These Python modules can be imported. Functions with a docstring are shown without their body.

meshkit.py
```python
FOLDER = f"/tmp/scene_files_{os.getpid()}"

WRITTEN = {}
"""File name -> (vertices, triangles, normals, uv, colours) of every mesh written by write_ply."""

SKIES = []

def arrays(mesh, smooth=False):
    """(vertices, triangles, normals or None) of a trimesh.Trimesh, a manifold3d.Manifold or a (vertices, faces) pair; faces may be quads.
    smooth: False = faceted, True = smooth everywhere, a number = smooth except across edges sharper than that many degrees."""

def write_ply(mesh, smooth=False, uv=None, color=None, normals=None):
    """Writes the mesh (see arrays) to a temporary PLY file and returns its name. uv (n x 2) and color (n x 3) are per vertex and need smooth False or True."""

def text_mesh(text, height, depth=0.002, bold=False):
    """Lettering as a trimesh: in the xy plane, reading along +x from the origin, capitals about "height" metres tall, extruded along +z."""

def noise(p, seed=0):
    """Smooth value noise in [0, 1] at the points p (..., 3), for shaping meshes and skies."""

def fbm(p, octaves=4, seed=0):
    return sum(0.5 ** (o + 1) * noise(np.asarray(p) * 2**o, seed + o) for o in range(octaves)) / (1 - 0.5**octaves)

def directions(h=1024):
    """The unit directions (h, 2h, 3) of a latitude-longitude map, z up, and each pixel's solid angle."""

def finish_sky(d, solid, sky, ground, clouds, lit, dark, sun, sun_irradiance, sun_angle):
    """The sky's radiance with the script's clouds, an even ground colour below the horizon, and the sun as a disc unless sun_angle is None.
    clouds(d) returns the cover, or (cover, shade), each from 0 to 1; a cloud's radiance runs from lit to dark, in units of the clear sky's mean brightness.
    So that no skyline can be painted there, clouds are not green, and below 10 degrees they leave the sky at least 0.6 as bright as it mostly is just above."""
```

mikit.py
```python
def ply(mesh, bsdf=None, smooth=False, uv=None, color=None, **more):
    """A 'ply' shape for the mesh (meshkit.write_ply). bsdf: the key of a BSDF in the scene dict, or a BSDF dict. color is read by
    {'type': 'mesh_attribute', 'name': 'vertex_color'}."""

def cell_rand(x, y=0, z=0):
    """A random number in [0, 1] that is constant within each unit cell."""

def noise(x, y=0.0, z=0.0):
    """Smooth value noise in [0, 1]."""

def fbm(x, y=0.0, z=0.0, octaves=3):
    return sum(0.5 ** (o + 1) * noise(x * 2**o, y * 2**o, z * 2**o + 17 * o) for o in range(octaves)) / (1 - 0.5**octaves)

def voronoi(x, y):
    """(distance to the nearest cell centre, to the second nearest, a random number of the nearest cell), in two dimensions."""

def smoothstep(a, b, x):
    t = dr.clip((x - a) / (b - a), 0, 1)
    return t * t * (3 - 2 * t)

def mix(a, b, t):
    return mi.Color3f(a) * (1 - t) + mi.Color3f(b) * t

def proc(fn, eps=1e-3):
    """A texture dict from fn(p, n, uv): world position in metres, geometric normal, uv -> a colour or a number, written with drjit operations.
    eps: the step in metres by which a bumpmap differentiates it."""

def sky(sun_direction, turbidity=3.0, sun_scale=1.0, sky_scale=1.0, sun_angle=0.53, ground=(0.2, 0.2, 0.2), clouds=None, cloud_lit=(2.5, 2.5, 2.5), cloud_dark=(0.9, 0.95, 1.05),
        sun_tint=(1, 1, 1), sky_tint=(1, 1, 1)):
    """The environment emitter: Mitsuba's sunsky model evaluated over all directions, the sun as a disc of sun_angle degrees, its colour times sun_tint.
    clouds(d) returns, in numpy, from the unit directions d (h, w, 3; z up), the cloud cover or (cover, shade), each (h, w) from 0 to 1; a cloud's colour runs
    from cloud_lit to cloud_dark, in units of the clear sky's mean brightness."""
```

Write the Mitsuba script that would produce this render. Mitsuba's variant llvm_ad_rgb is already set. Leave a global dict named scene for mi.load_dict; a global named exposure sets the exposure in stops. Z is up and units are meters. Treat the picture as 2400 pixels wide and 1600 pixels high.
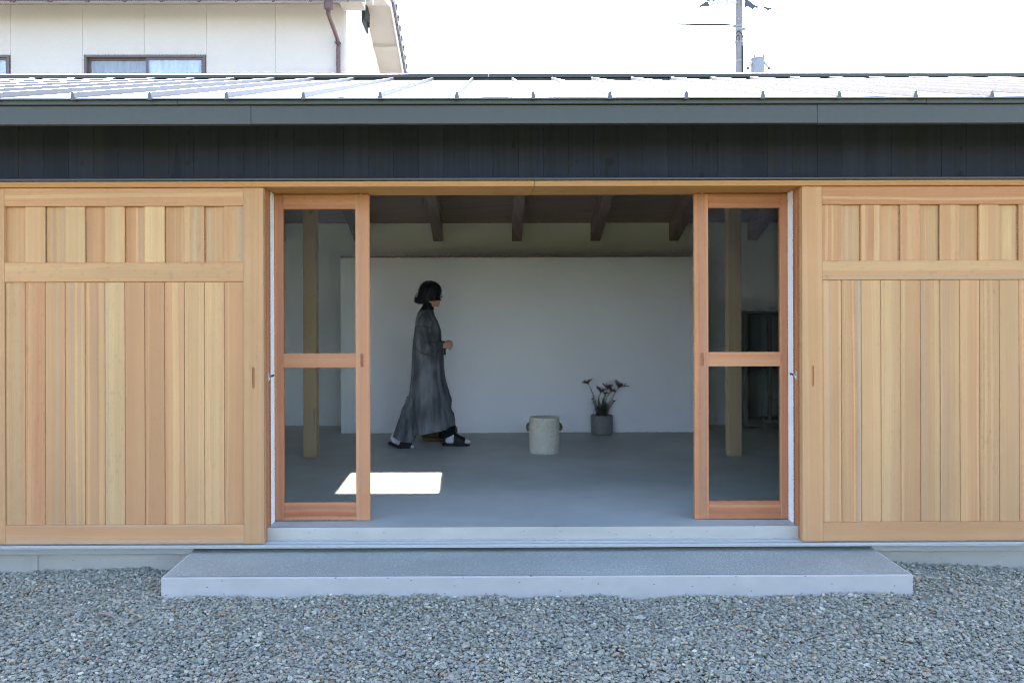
import math, random
import numpy as np, trimesh, drjit as dr, mitsuba as mi, mikit, meshkit
import manifold3d as m3
from mikit import noise, fbm, voronoi, cell_rand, smoothstep, mix

T = mi.ScalarTransform4f
rng = np.random.default_rng(7)
scene, labels = {}, {}

# ------------------------------------------------------------------ camera, sky, exposure
EYE = 1.40                       # height of the lens above the gravel
YAW, ROLL = math.radians(0.24), math.radians(0.17)
_f = np.array([math.sin(YAW), math.cos(YAW), 0.0])
_r = np.array([math.cos(YAW), -math.sin(YAW), 0.0])
_u = np.array([0, 0, 1.0]) * math.cos(ROLL) + _r * math.sin(ROLL)
scene["camera"] = {"type": "perspective", "fov": 61.93, "fov_axis": "x", "near_clip": 0.05, "far_clip": 2000.0,
                   "principal_point_offset_x": 0.0175, "principal_point_offset_y": 0.025,
                   "to_world": T().look_at(origin=[0, 0, EYE], target=[float(_f[0]), float(_f[1]), EYE], up=[float(v) for v in _u])}
KX, KY = -0.134, 0.797           # horizontal reach of the sunbeam per metre of height
scene["sky"] = mikit.sky((KX, KY, 1.0), turbidity=3.5, sun_tint=(1.0, 1.0, 1.12), sky_tint=(1.18, 1.0, 0.90))
exposure = 4.65

# ------------------------------------------------------------------ helpers
_count = {}


def numbered(key):
    n = _count.get(key, -1) + 1
    _count[key] = n
    return key if n == 0 else f"{key}_{n:03d}"


def put(key, mesh, bsdf, smooth=False, uv=None, color=None, **more):
    k = numbered(key)
    assert not isinstance(mesh, tuple) or len(mesh[1]), k
    scene[k] = mikit.ply(mesh, bsdf, smooth=smooth, uv=uv, color=color, **more)
    return k


def tag(key, label=None, category=None, group=None, kind=None):
    d = labels.setdefault(key, {})
    for a, b in (("label", label), ("category", category), ("group", group), ("kind", kind)):
        if b:
            d[a] = b


def cbox(x0, x1, y0, y1, z0, z1, b=0.0):
    """A box with chamfered edges: 24 vertices, 44 triangles."""
    lo, hi = np.array([x0, y0, z0], float), np.array([x1, y1, z1], float)
    b = min(b, 0.45 * float((hi - lo).min()))
    if b <= 0:
        m = trimesh.creation.box(bounds=[lo, hi])
        v, f = np.array(m.vertices), np.array(m.faces)
        return v[f].reshape(-1, 3), np.arange(len(f) * 3).reshape(-1, 3)
    v, idx = [], {}
    for sx in (0, 1):
        for sy in (0, 1):
            for sz in (0, 1):
                c = np.where([sx, sy, sz], hi, lo)
                inw = np.where([sx, sy, sz], -1, 1)
                for ax in range(3):
                    p = c + inw * b
                    p[ax] = c[ax]
                    idx[sx, sy, sz, ax] = len(v)
                    v.append(p)
    f = []
    cen = (lo + hi) / 2
    v = np.array(v)

    def poly(ids):
        p = v[ids]
        n = np.cross(p[1] - p[0], p[2] - p[0])
        if n @ (p.mean(0) - cen) < 0:
            ids = ids[::-1]
        for k in range(1, len(ids) - 1):
            f.append([ids[0], ids[k], ids[k + 1]])

    for ax in range(3):
        o = [a for a in range(3) if a != ax]
        for s in (0, 1):
            ids = []
            for q, w in ((0, 0), (1, 0), (1, 1), (0, 1)):
                c = [0, 0, 0]
                c[ax], c[o[0]], c[o[1]] = s, q, w
                ids.append(idx[(*c, ax)])
            poly(ids)
        for q in (0, 1):
            for w in (0, 1):
                c0, c1 = [0, 0, 0], [0, 0, 0]
                c0[ax], c1[ax] = 0, 1
                for c in (c0, c1):
                    c[o[0]], c[o[1]] = q, w
                poly([idx[(*c0, o[0])], idx[(*c1, o[0])], idx[(*c1, o[1])], idx[(*c0, o[1])]])
    for sx in (0, 1):
        for sy in (0, 1):
            for sz in (0, 1):
                poly([idx[sx, sy, sz, a] for a in range(3)])
    f = np.array(f)
    return v[f].reshape(-1, 3), np.arange(len(f) * 3).reshape(-1, 3)


_plank = [0]


def wood_uv(v, grain, tone):
    """uv for the wood materials: u carries the plank's number and the position across it, v its tone and the position along the grain."""
    _plank[0] += 1
    o = [a for a in range(3) if a != grain]
    c = v.mean(0)
    across = (v[:, o[0]] - c[o[0]]) + 0.7 * (v[:, o[1]] - c[o[1]])
    along = v[:, grain] - c[grain]
    return np.stack([_plank[0] % 400 * 8 + 4 + np.clip(across, -3.5, 3.5), round(tone) * 64 + 32 + np.clip(along, -30, 30)], 1)


def plank(key, x0, x1, y0, y1, z0, z1, bsdf, grain=2, tone=7, b=0.0015):
    v, f = cbox(x0, x1, y0, y1, z0, z1, b)
    return put(key, (v, f), bsdf, uv=wood_uv(v, grain, tone))


def block(key, x0, x1, y0, y1, z0, z1, bsdf, b=0.0):
    return put(key, cbox(x0, x1, y0, y1, z0, z1, b), bsdf)


def join(parts):
    vs, fs, at = [], [], 0
    for v, f in parts:
        vs.append(v)
        fs.append(np.asarray(f) + at)
        at += len(v)
    return np.vstack(vs), np.vstack(fs)


def mesh_of(t):
    return np.array(t.vertices), np.array(t.faces)


def tube(points, radii, sides=8, caps=True):
    p = np.asarray(points, float)
    t = np.gradient(p, axis=0)
    t /= np.linalg.norm(t, axis=1, keepdims=True) + 1e-12
    a = np.cross(t, np.where(np.abs(t[:, 2:]) < 0.9, [0, 0, 1.0], [1.0, 0, 0]))
    a /= np.linalg.norm(a, axis=1, keepdims=True) + 1e-12
    b, ang = np.cross(t, a), np.arange(sides) * 2 * np.pi / sides
    r = np.broadcast_to(radii, (len(p),))
    v = p[:, None] + r[:, None, None] * (np.cos(ang)[None, :, None] * a[:, None] + np.sin(ang)[None, :, None] * b[:, None])
    f = grid_faces(len(p), sides, True)
    v = v.reshape(-1, 3)
    if caps:
        n = len(v)
        v = np.vstack([v, p[:1], p[-1:]])
        j = np.arange(sides)
        k = (j + 1) % sides
        f = np.vstack([f, np.stack([np.full(sides, n), k, j], 1), np.stack([np.full(sides, n + 1), j + (len(p) - 1) * sides, k + (len(p) - 1) * sides], 1)])
    return v, f


def grid_faces(rows, cols, wrap):
    i, j = np.meshgrid(np.arange(rows - 1), np.arange(cols if wrap else cols - 1), indexing="ij")
    k = (j + 1) % cols
    q = np.stack([i * cols + j, i * cols + k, (i + 1) * cols + k, (i + 1) * cols + j], -1).reshape(-1, 4)
    return np.vstack([q[:, [0, 1, 2]], q[:, [0, 2, 3]]])


def spline(pts, n):
    from scipy.interpolate import CubicSpline
    p = np.asarray(pts, float)
    t = np.linspace(0, 1, len(p))
    return CubicSpline(t, p)(np.linspace(0, 1, n))


def lathe(profile, n=48, at=(0, 0, 0)):
    """Profile of (radius, height) from bottom to top; closed where the radius is 0."""
    pr = np.asarray(profile, float)
    ang = np.arange(n) * 2 * np.pi / n
    v = np.stack([pr[:, None, 0] * np.cos(ang), pr[:, None, 0] * np.sin(ang), np.broadcast_to(pr[:, None, 1], (len(pr), n))], -1).reshape(-1, 3)
    return v + np.asarray(at), grid_faces(len(pr), n, True)


def sph(p, r):
    return m3.Manifold.sphere(float(r), 16).translate([float(c) for c in p])


def bone(a, ra, b, rb):
    return m3.Manifold.batch_hull([sph(a, ra), sph(b, rb)])


def body_of(bones, length=0.012, rounds=12):
    m = m3.Manifold.batch_boolean(bones, m3.OpType.Add)
    m = m.refine_to_length(length)
    me = m.to_mesh()
    t = trimesh.Trimesh(np.array(me.vert_properties[:, :3], float), np.array(me.tri_verts), process=True)
    trimesh.smoothing.filter_taubin(t, iterations=rounds)
    return t


def extrude_x(poly, x0, x1):
    """A (y, z) polygon as a manifold prism along x."""
    cs = m3.CrossSection([np.asarray(poly, float)], m3.FillRule.NonZero)
    m = m3.Manifold.extrude(cs, float(x1 - x0))
    # local (x, y, z) = (y, z, x) of the world
    return m.transform(np.array([[0, 0, 1, x0], [1, 0, 0, 0], [0, 1, 0, 0]], float))


def man(m):
    me = m.to_mesh()
    v, f = np.array(me.vert_properties[:, :3], float), np.array(me.tri_verts)
    return v[f].reshape(-1, 3), np.arange(len(f) * 3).reshape(-1, 3)


# ------------------------------------------------------------------ materials
def mat(name, color, rough=0.6, spec=0.4, metallic=0.0, bump=None, bump_scale=1.0, **more):
    c = mikit.proc(color) if callable(color) else {"type": "rgb", "value": list(color)}
    r = mikit.proc(rough) if callable(rough) else rough
    b = {"type": "principled", "base_color": c, "roughness": r, "specular": spec, "metallic": metallic, **more}
    if bump is not None:
        b = {"type": "bumpmap", "arbitrary": mikit.proc(bump), "scale": bump_scale, "nested": b}
    scene[name] = {"type": "twosided", "nested": b}


def wood(name, pale, mid, deep, line=0.30, band=0.7, rough=0.62, spec=0.3, knots=0.0):
    def col(p, n, uv):
        i = dr.floor(uv.x / 8)
        a = uv.x - i * 8 - 4
        t = dr.floor(uv.y / 64)
        l = uv.y - t * 64 - 32
        r1, r2, r3 = cell_rand(i, 3, 1), cell_rand(i, 7, 2), cell_rand(i, 11, 5)
        s = i * 3.71
        warp = 0.010 * (noise(l * 1.1, s) - 0.5) + 0.004 * (noise(l * 4.0, s, a * 9) - 0.5)
        aw = a + warp + (r1 - 0.5) * 0.02 * l
        broad = fbm(aw * 26, l * 0.25, s, 3)                  # pale and reddish bands along the plank
        grain = noise(aw * 260, l * 0.9, s)                   # growth lines
        coarse = noise(aw * 105 + 3, l * 0.55, s + 6)         # wider growth bands that survive at a distance
        fine = noise(aw * 900, l * 7.0, s)                    # pores
        fleck = smoothstep(0.66, 0.95, noise(aw * 90, l * 34, s + 9)) * r3   # ray fleck
        k = dr.clip(t / 15.0 + (broad - 0.5) * band * (0.5 + r2) + (grain - 0.5) * line + (coarse - 0.5) * line * 1.2, 0, 1)
        c = dr.select(k < 0.5, mix(pale, mid, k * 2), mix(mid, deep, k * 2 - 1))
        stripe = smoothstep(0.62, 0.74, noise(aw * 60, l * 0.12, s + 4))
        c = mix(c, mi.Color3f(pale) * 1.05, stripe * 0.5)
        grey = smoothstep(0.58, 0.80, noise(aw * 38 + 9, l * 0.3, s + 8)) * r1           # silvered streaks
        c = mix(c, mi.Color3f(dr.mean(mi.Color3f(mid))) * mi.Color3f(1.10, 1.02, 0.80), grey * 0.38)
        c = c * (0.93 + 0.14 * fine) * (0.90 + 0.10 * grain + 0.10 * coarse) * (0.92 + 0.16 * r2)
        c = c * (1 - 0.12 * fleck)
        blot = fbm(a * 7, l * 1.7, s + 2, 3)
        c = c * (0.90 + 0.2 * blot)
        if knots:
            kn = smoothstep(0.80, 0.9, noise(a * 30 + 4, l * 12, s)) * smoothstep(0.5, 0.7, cell_rand(i, dr.floor(l * 1.3), 4))
            c = c * (1 - knots * kn)
        return c
    mat(name, col, rough, spec)


wood("cedar", (0.5749, 0.3576, 0.1635), (0.505, 0.2598, 0.1148), (0.4352, 0.192, 0.0834))
wood("red_fir", (0.4988, 0.2436, 0.116), (0.4214, 0.1638, 0.0736), (0.3182, 0.105, 0.0464), line=0.35, band=0.55)
wood("lintel_wood", (0.51, 0.2624, 0.088), (0.4505, 0.205, 0.068), (0.3655, 0.1476, 0.052))
wood("post_wood", (0.45, 0.3344, 0.204), (0.396, 0.2816, 0.1615), (0.324, 0.22, 0.1275), knots=0.4)
wood("beam_wood", (0.3405, 0.2741, 0.2626), (0.2774, 0.2132, 0.21), (0.2018, 0.1522, 0.147), knots=0.3)
wood("black_wood", (0.0241, 0.0278, 0.0426), (0.0209, 0.0244, 0.0373), (0.0174, 0.0199, 0.0296), line=0.6, band=0.8, rough=0.7, spec=0.2, knots=0.3)
wood("stool_wood", (0.125, 0.08, 0.045), (0.095, 0.0575, 0.03), (0.065, 0.0375, 0.02))

mat("grey_metal", lambda p, n, uv: mix((0.037, 0.038, 0.029), (0.045, 0.045, 0.034), fbm(p.x * 1.3, p.z * 8, p.y * 2)), 0.42, 0.5)
mat("roof_metal", lambda p, n, uv: mix((0.20, 0.212, 0.215), (0.235, 0.245, 0.25), fbm(p.x * 2, p.y * 1.1, 3)), 0.36, 0.6, 0.25)
mat("rib_metal", lambda p, n, uv: mix((0.100, 0.102, 0.104), (0.115, 0.118, 0.12), fbm(p.x * 2, p.y * 1.1, 3)), 0.4, 0.4)
mat("aluminium", lambda p, n, uv: mix((0.40, 0.40, 0.37), (0.48, 0.48, 0.45), fbm(p.x * 3, p.z * 30, p.y * 30)), 0.38, 0.5, 0.15)
mat("white_paint", (0.78, 0.78, 0.77), 0.5, 0.4)
mat("chrome", (0.6, 0.6, 0.6), 0.25, 0.5, 1.0)
mat("black_plastic", (0.02, 0.02, 0.022), 0.4, 0.5)
mat("plaster", lambda p, n, uv: mi.Color3f(0.84, 0.835, 0.815) * (0.96 + 0.06 * fbm(p.x * 2.1, p.y * 2.1, p.z * 2.1)), 0.9, 0.1)


def concrete(base, stain=0.25, speck=0.1, holes=0.0, scale=1.0):
    def col(p, n, uv):
        big = fbm(p.x * 1.1 * scale, p.y * 1.4 * scale, p.z * 4 * scale, 4)
        mid = fbm(p.x * 9 + 3, p.y * 9, p.z * 14, 3)
        fine = noise(p.x * 420, p.y * 420, p.z * 420)
        c = mi.Color3f(base) * (1 - stain / 2 + stain * big) * (1 - 0.08 + 0.16 * mid) * (1 - speck / 2 + speck * fine)
        if holes:
            d, e, r = voronoi(p.x * 14 + 0.3 * p.y, p.z * 26)
            c = c * (1 - holes * (1 - smoothstep(0.05, 0.09, d)) * dr.select(r > 0.75, 1.0, 0.0))
        return c
    return col


mat("floor_concrete", concrete((0.345, 0.365, 0.335), 0.42, 0.05), lambda p, n, uv: 0.36 + 0.22 * fbm(p.x * 2.3, p.y * 2.3, 5), 0.25)
mat("edge_concrete", concrete((0.44, 0.41, 0.345), 0.55, 0.08, 0.35), 0.8, 0.25)
mat("step_concrete", concrete((0.455, 0.425, 0.38), 0.16, 0.05, 0.55), 0.8, 0.25)


def washed(p, n, uv):
    d, e, r = voronoi(p.x * 260, p.y * 260)
    g = 0.41 + 0.15 * r * r + 0.14 * smoothstep(0.80, 1.0, r)
    tone = fbm(p.x * 1.6, p.y * 2.5, 2, 4)
    wet = fbm(p.x * 0.6 + 5, p.y * 1.0, 1, 2)
    return mix((1.0, 1.0, 0.85), (0.94, 0.99, 0.89), r) * g * 0.74 * (0.72 + 0.40 * tone) * (0.85 + 0.3 * wet)


mat("washed_aggregate", washed, 0.6, 0.4)
scene["pane_glass"] = {"type": "thindielectric", "int_ior": 1.08, "specular_transmittance": {"type": "rgb", "value": [0.72, 0.76, 0.75]}}      # anti-reflection coated
scene["house_glass"] = {"type": "thindielectric", "int_ior": 1.5}


def ground_col(p, n, uv):
    d, e, r = voronoi(p.x * 45, p.y * 45)
    stone = mix((0.15, 0.155, 0.155), (0.27, 0.27, 0.265), r) * (0.35 + 0.65 * smoothstep(0.0, 0.25, e - d))
    lawn = mix((0.055, 0.070, 0.030), (0.095, 0.115, 0.055), fbm(p.x * 7, p.y * 7, 0, 4))
    return mix(stone, lawn, smoothstep(2.75, 2.45, p.y + 0.4 * (noise(p.x * 2, p.y * 2) - 0.5)))


mat("ground_cover", ground_col, 0.9, 0.15)
scene["gravel_stone"] = {"type": "twosided", "nested": {"type": "principled", "base_color": {"type": "mesh_attribute", "name": "vertex_color"}, "roughness": 0.7, "specular": 0.35}}
mat("render_cream", lambda p, n, uv: mi.Color3f(0.525, 0.49, 0.445) * (0.94 + 0.10 * fbm(p.x * 1.3, p.y, p.z * 0.8, 4)) * (0.96 + 0.08 * noise(p.x * 90, p.y * 90, p.z * 90)), 0.9, 0.1)
mat("render_white", lambda p, n, uv: mi.Color3f(0.55, 0.54, 0.535) * (0.95 + 0.06 * noise(p.x * 60, p.y * 60, p.z * 25)), 0.85, 0.15)
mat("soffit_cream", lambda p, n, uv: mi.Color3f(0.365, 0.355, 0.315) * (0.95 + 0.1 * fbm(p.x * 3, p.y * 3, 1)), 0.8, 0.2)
mat("brown_metal", (0.105, 0.062, 0.058), 0.45, 0.4)
mat("frame_bronze", (0.10, 0.075, 0.07), 0.4, 0.5)
mat("kawara", (0.085, 0.09, 0.095), 0.4, 0.5)
mat("vent_dark", (0.03, 0.04, 0.038), 0.7, 0.2)
mat("curtain", lambda p, n, uv: mi.Color3f(0.40, 0.46, 0.49) * (0.86 + 0.2 * noise(p.x * 14, p.z * 1.2, 2)) * (0.93 + 0.12 * noise(p.x * 60, p.z * 60)), 0.9, 0.1)
mat("net_dark", (0.20, 0.225, 0.24), 0.9, 0.1)
mat("pole_concrete", lambda p, n, uv: mi.Color3f(0.19, 0.19, 0.195) * (0.8 + 0.4 * fbm(p.x * 8, p.y * 8, p.z * 2)), 0.85, 0.2)
mat("pole_steel", (0.20, 0.215, 0.24), 0.5, 0.5)
mat("dark_steel", (0.05, 0.06, 0.07), 0.5, 0.4)
mat("porcelain", (0.45, 0.44, 0.43), 0.25, 0.5)
mat("transformer_paint", (0.21, 0.235, 0.27), 0.5, 0.4)
mat("cable_black", (0.03, 0.03, 0.032), 0.6, 0.3)

# ------------------------------------------------------------------ the ground
g = 400.0
put("ground", (np.array([[-g, -g, -0.03], [g, -g, -0.03], [g, g, -0.03], [-g, g, -0.03]]), np.array([[0, 1, 2], [0, 2, 3]])), "ground_cover")
tag("ground", "grey ground under the gravel, turning to lawn behind the camera", "ground", kind="structure")

STEP = (-1.698, 2.176, 4.396, 4.90)          # x0, x1, y0, y1


def mound(x, y):
    p = np.stack([np.asarray(x) * 2.2, np.asarray(y) * 2.2, 0 * np.asarray(x)], -1)
    q = np.stack([np.asarray(x) * 6.5, np.asarray(y) * 6.5, 0 * np.asarray(x) + 3], -1)
    return 0.042 * (meshkit.fbm(p, 2, 3) - 0.5) + 0.034 * (meshkit.fbm(q, 2, 8) - 0.5)


def gravel():
    ico = trimesh.creation.icosphere(subdivisions=0)
    base_v, base_f = np.array(ico.vertices), np.array(ico.faces)
    pts = []
    for layer, pitch, z0 in ((0, 0.0130, -0.012), (1, 0.0150, -0.003), (2, 0.029, 0.004)):
        xs = np.arange(-3.6, 3.9, pitch)
        ys = np.arange(2.9, 4.93, pitch)
        X, Y = np.meshgrid(xs, ys)
        X = X + rng.uniform(-0.5, 0.5, X.shape) * pitch
        Y = Y + rng.uniform(-0.5, 0.5, Y.shape) * pitch
        keep = np.abs(X - 0.05) < 0.35 + 0.70 * Y
        keep &= ~((X > STEP[0] + 0.004) & (X < STEP[1] - 0.004) & (Y > STEP[2] + 0.004))
        X, Y = X[keep], Y[keep]
        pts.append(np.stack([X, Y, mound(X, Y) + z0 + rng.normal(0, 0.0025, X.shape)], -1))
    P = np.vstack(pts)
    n = len(P)
    s = np.clip(rng.lognormal(math.log(0.0082), 0.27, n), 0.0045, 0.019)
    axes = np.stack([np.ones(n) * rng.uniform(0.9, 1.35, n), rng.uniform(0.7, 1.0, n), rng.uniform(0.38, 0.75, n)], 1) * s[:, None]
    jit = rng.uniform(0.72, 1.22, (n, 12, 1)) * (1 + rng.normal(0, 0.10, (n, 12, 3)))
    v = base_v[None] * jit * axes[:, None]
    yaw, tilt, tdir = rng.uniform(0, 2 * np.pi, n), np.abs(rng.normal(0, 0.35, n)), rng.uniform(0, 2 * np.pi, n)
    cy, sy = np.cos(yaw), np.sin(yaw)
    x, y, z = v[..., 0] * cy[:, None] - v[..., 1] * sy[:, None], v[..., 0] * sy[:, None] + v[..., 1] * cy[:, None], v[..., 2]
    ct, st, a, b = np.cos(tilt)[:, None], np.sin(tilt)[:, None], np.cos(tdir)[:, None], np.sin(tdir)[:, None]
    h = x * a + y * b
    h2, z2 = h * ct + z * st, z * ct - h * st
    x, y = x + (h2 - h) * a, y + (h2 - h) * b
    v = np.stack([x, y, z2], -1) + P[:, None]
    f = base_f[None] + (np.arange(n) * 12)[:, None, None]
    kinds = np.array([1.27, 1.17, 0.92]) * np.array([[0.235, 0.245, 0.245], [0.19, 0.205, 0.205], [0.29, 0.30, 0.295], [0.25, 0.235, 0.225], [0.30, 0.25, 0.19], [0.36, 0.355, 0.33], [0.14, 0.15, 0.155], [0.42, 0.42, 0.42], [0.22, 0.15, 0.10]])
    c = kinds[rng.choice(len(kinds), n, p=[0.29, 0.22, 0.18, 0.10, 0.05, 0.06, 0.07, 0.015, 0.015])]
    c = c * rng.uniform(0.84, 1.18, (n, 1)) * (1 + rng.normal(0, 0.03, (n, 3)))
    # flat shading: split the vertices
    vf, ff = v.reshape(-1, 3)[f.reshape(-1, 3)].reshape(-1, 3), np.arange(n * 60).reshape(-1, 3)
    cf = np.repeat(c, 60, 0) * np.repeat(rng.uniform(0.92, 1.08, (n * 20, 1)), 3, 0)
    put("gravel", (vf, ff), "gravel_stone", color=np.clip(cf, 0.02, 0.8))


gravel()
tag("gravel", "blue grey crushed gravel spread in front of the building", "gravel", kind="stuff")

# a curled dead leaf on the gravel
t = np.linspace(0, 1, 9)
w = 0.017 * np.sin(np.pi * t) ** 0.7
mid = np.stack([-1.87 + 0.085 * t, 4.02 + 0.02 * t, 0.022 + 0.018 * np.sin(t * 3.0) + mound(-1.83, 4.03)], -1)
leaf = np.concatenate([mid + np.stack([0.2 * w, w, 0.5 * w], -1), mid, mid + np.stack([-0.2 * w, -w, 0.6 * w], -1)])
mat("dead_leaf", (0.34, 0.24, 0.19), 0.8, 0.2)
put("fallen_leaf", (leaf, grid_faces(3, 9, False)), "dead_leaf", smooth=True)
tag("fallen_leaf", "curled brown dead leaf lying on the gravel left of the step", "leaf")

# ------------------------------------------------------------------ the concrete step
x0, x1, y0, y1 = STEP
zt0, zt1 = 0.103, 0.120
poly = [(y0, -0.05), (y1, -0.05), (y1, zt1), (y0 + 0.006, zt0), (y0, zt0 - 0.006)]
put("concrete_step__slab", man(extrude_x(poly, x0, x1)), "step_concrete")
put("concrete_step__top_surface", (np.array([[x0 + 0.012, y0 + 0.012, zt0 + 0.003], [x1 - 0.012, y0 + 0.012, zt0 + 0.003], [x1 - 0.012, y1 - 0.002, zt1 + 0.003], [x0 + 0.012, y1 - 0.002, zt1 + 0.003]]), np.array([[0, 1, 2], [0, 2, 3]])), "washed_aggregate")
tag("concrete_step", "long low concrete step on the gravel in front of the open doorway", "step")
tag("concrete_step__top_surface", "darker washed aggregate top")

# ------------------------------------------------------------------ the building
B = "timber_building"
tag(B, "low timber building with wide open doorway, cedar doors and a standing seam metal roof", "building")
E = EYE
XC, HW = 0.242, 1.522
XL, XR = XC - HW, XC + HW                   # clear opening between the wooden doors
FLOOR = 0.237
SLOPE = 0.3065
EAVE_Y, EAVE_Z, RIDGE_Y, RIDGE_Z = 4.37, E + 1.160, 8.52, E + 2.434
X0, X1 = -5.2, 5.6                           # length of the building
BACK_Y = 9.85
zf = lambda y: EAVE_Z + (y - EAVE_Y) * (RIDGE_Z - EAVE_Z) / (RIDGE_Y - EAVE_Y)
zb = lambda y: RIDGE_Z - (y - RIDGE_Y) * SLOPE
CPY, CPZ = 7.97, E + 1.745                   # inner ridge of the ceiling
cf = lambda y: CPZ - (CPY - y) * SLOPE
cb = lambda y: CPZ - (y - CPY) * SLOPE

# roof body with the skylight shaft cut along the sunbeam
core = extrude_x([(EAVE_Y + 0.06, zf(EAVE_Y + 0.06) - 0.13), (4.93, zf(4.93) - 0.14), (4.93, cf(4.93)), (CPY, CPZ), (BACK_Y + 0.05, cb(BACK_Y + 0.05)), (10.5, zb(10.5) - 0.14),
                  (10.5, zb(10.5) - 0.03), (RIDGE_Y, RIDGE_Z - 0.03), (EAVE_Y + 0.06, zf(EAVE_Y + 0.06) - 0.03)][::1], X0 - 0.3, X1 + 0.3)
SK = (-1.542, -0.839, 8.70, 9.36)


def beam_at(x, y, h):
    """Moves a point at skylight level down the sunbeam by h."""
    return [x - KX * h, y - KY * h]


tops = [(x, y, zb(y) + 0.3) for x in SK[:2] for y in SK[2:]]
quad = []
for x, y in [(x, y) for x in SK[:2] for y in SK[2:]]:
    for h in (-0.4, 1.2):
        q = beam_at(x, y, h)
        quad.append([q[0], q[1], zb(y) - h])
shaft = m3.Manifold.hull_points(np.array(quad, float))
put(f"{B}__roof", man(core - shaft), "beam_wood", uv=None)
tag(f"{B}__roof", "grey standing seam roof glaring white in the sun")
# skylight glass
gl = np.array([[SK[0] - 0.02, SK[2] - 0.02, zb(SK[2] - 0.02) + 0.012], [SK[1] + 0.02, SK[2] - 0.02, zb(SK[2] - 0.02) + 0.012], [SK[1] + 0.02, SK[3] + 0.02, zb(SK[3] + 0.02) + 0.012], [SK[0] - 0.02, SK[3] + 0.02, zb(SK[3] + 0.02) + 0.012]])
put(f"{B}__skylight", (gl, np.array([[0, 1, 2], [0, 2, 3]])), "pane_glass")

# front roof: pans, ribs, ridge cap
PITCH, RX0 = 0.391, 0.222
ks = range(int((X0 - RX0) / PITCH) - 1, int((X1 - RX0) / PITCH) + 2)
ys = np.array([EAVE_Y - 0.012, EAVE_Y + 0.01, RIDGE_Y - 0.05])


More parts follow.
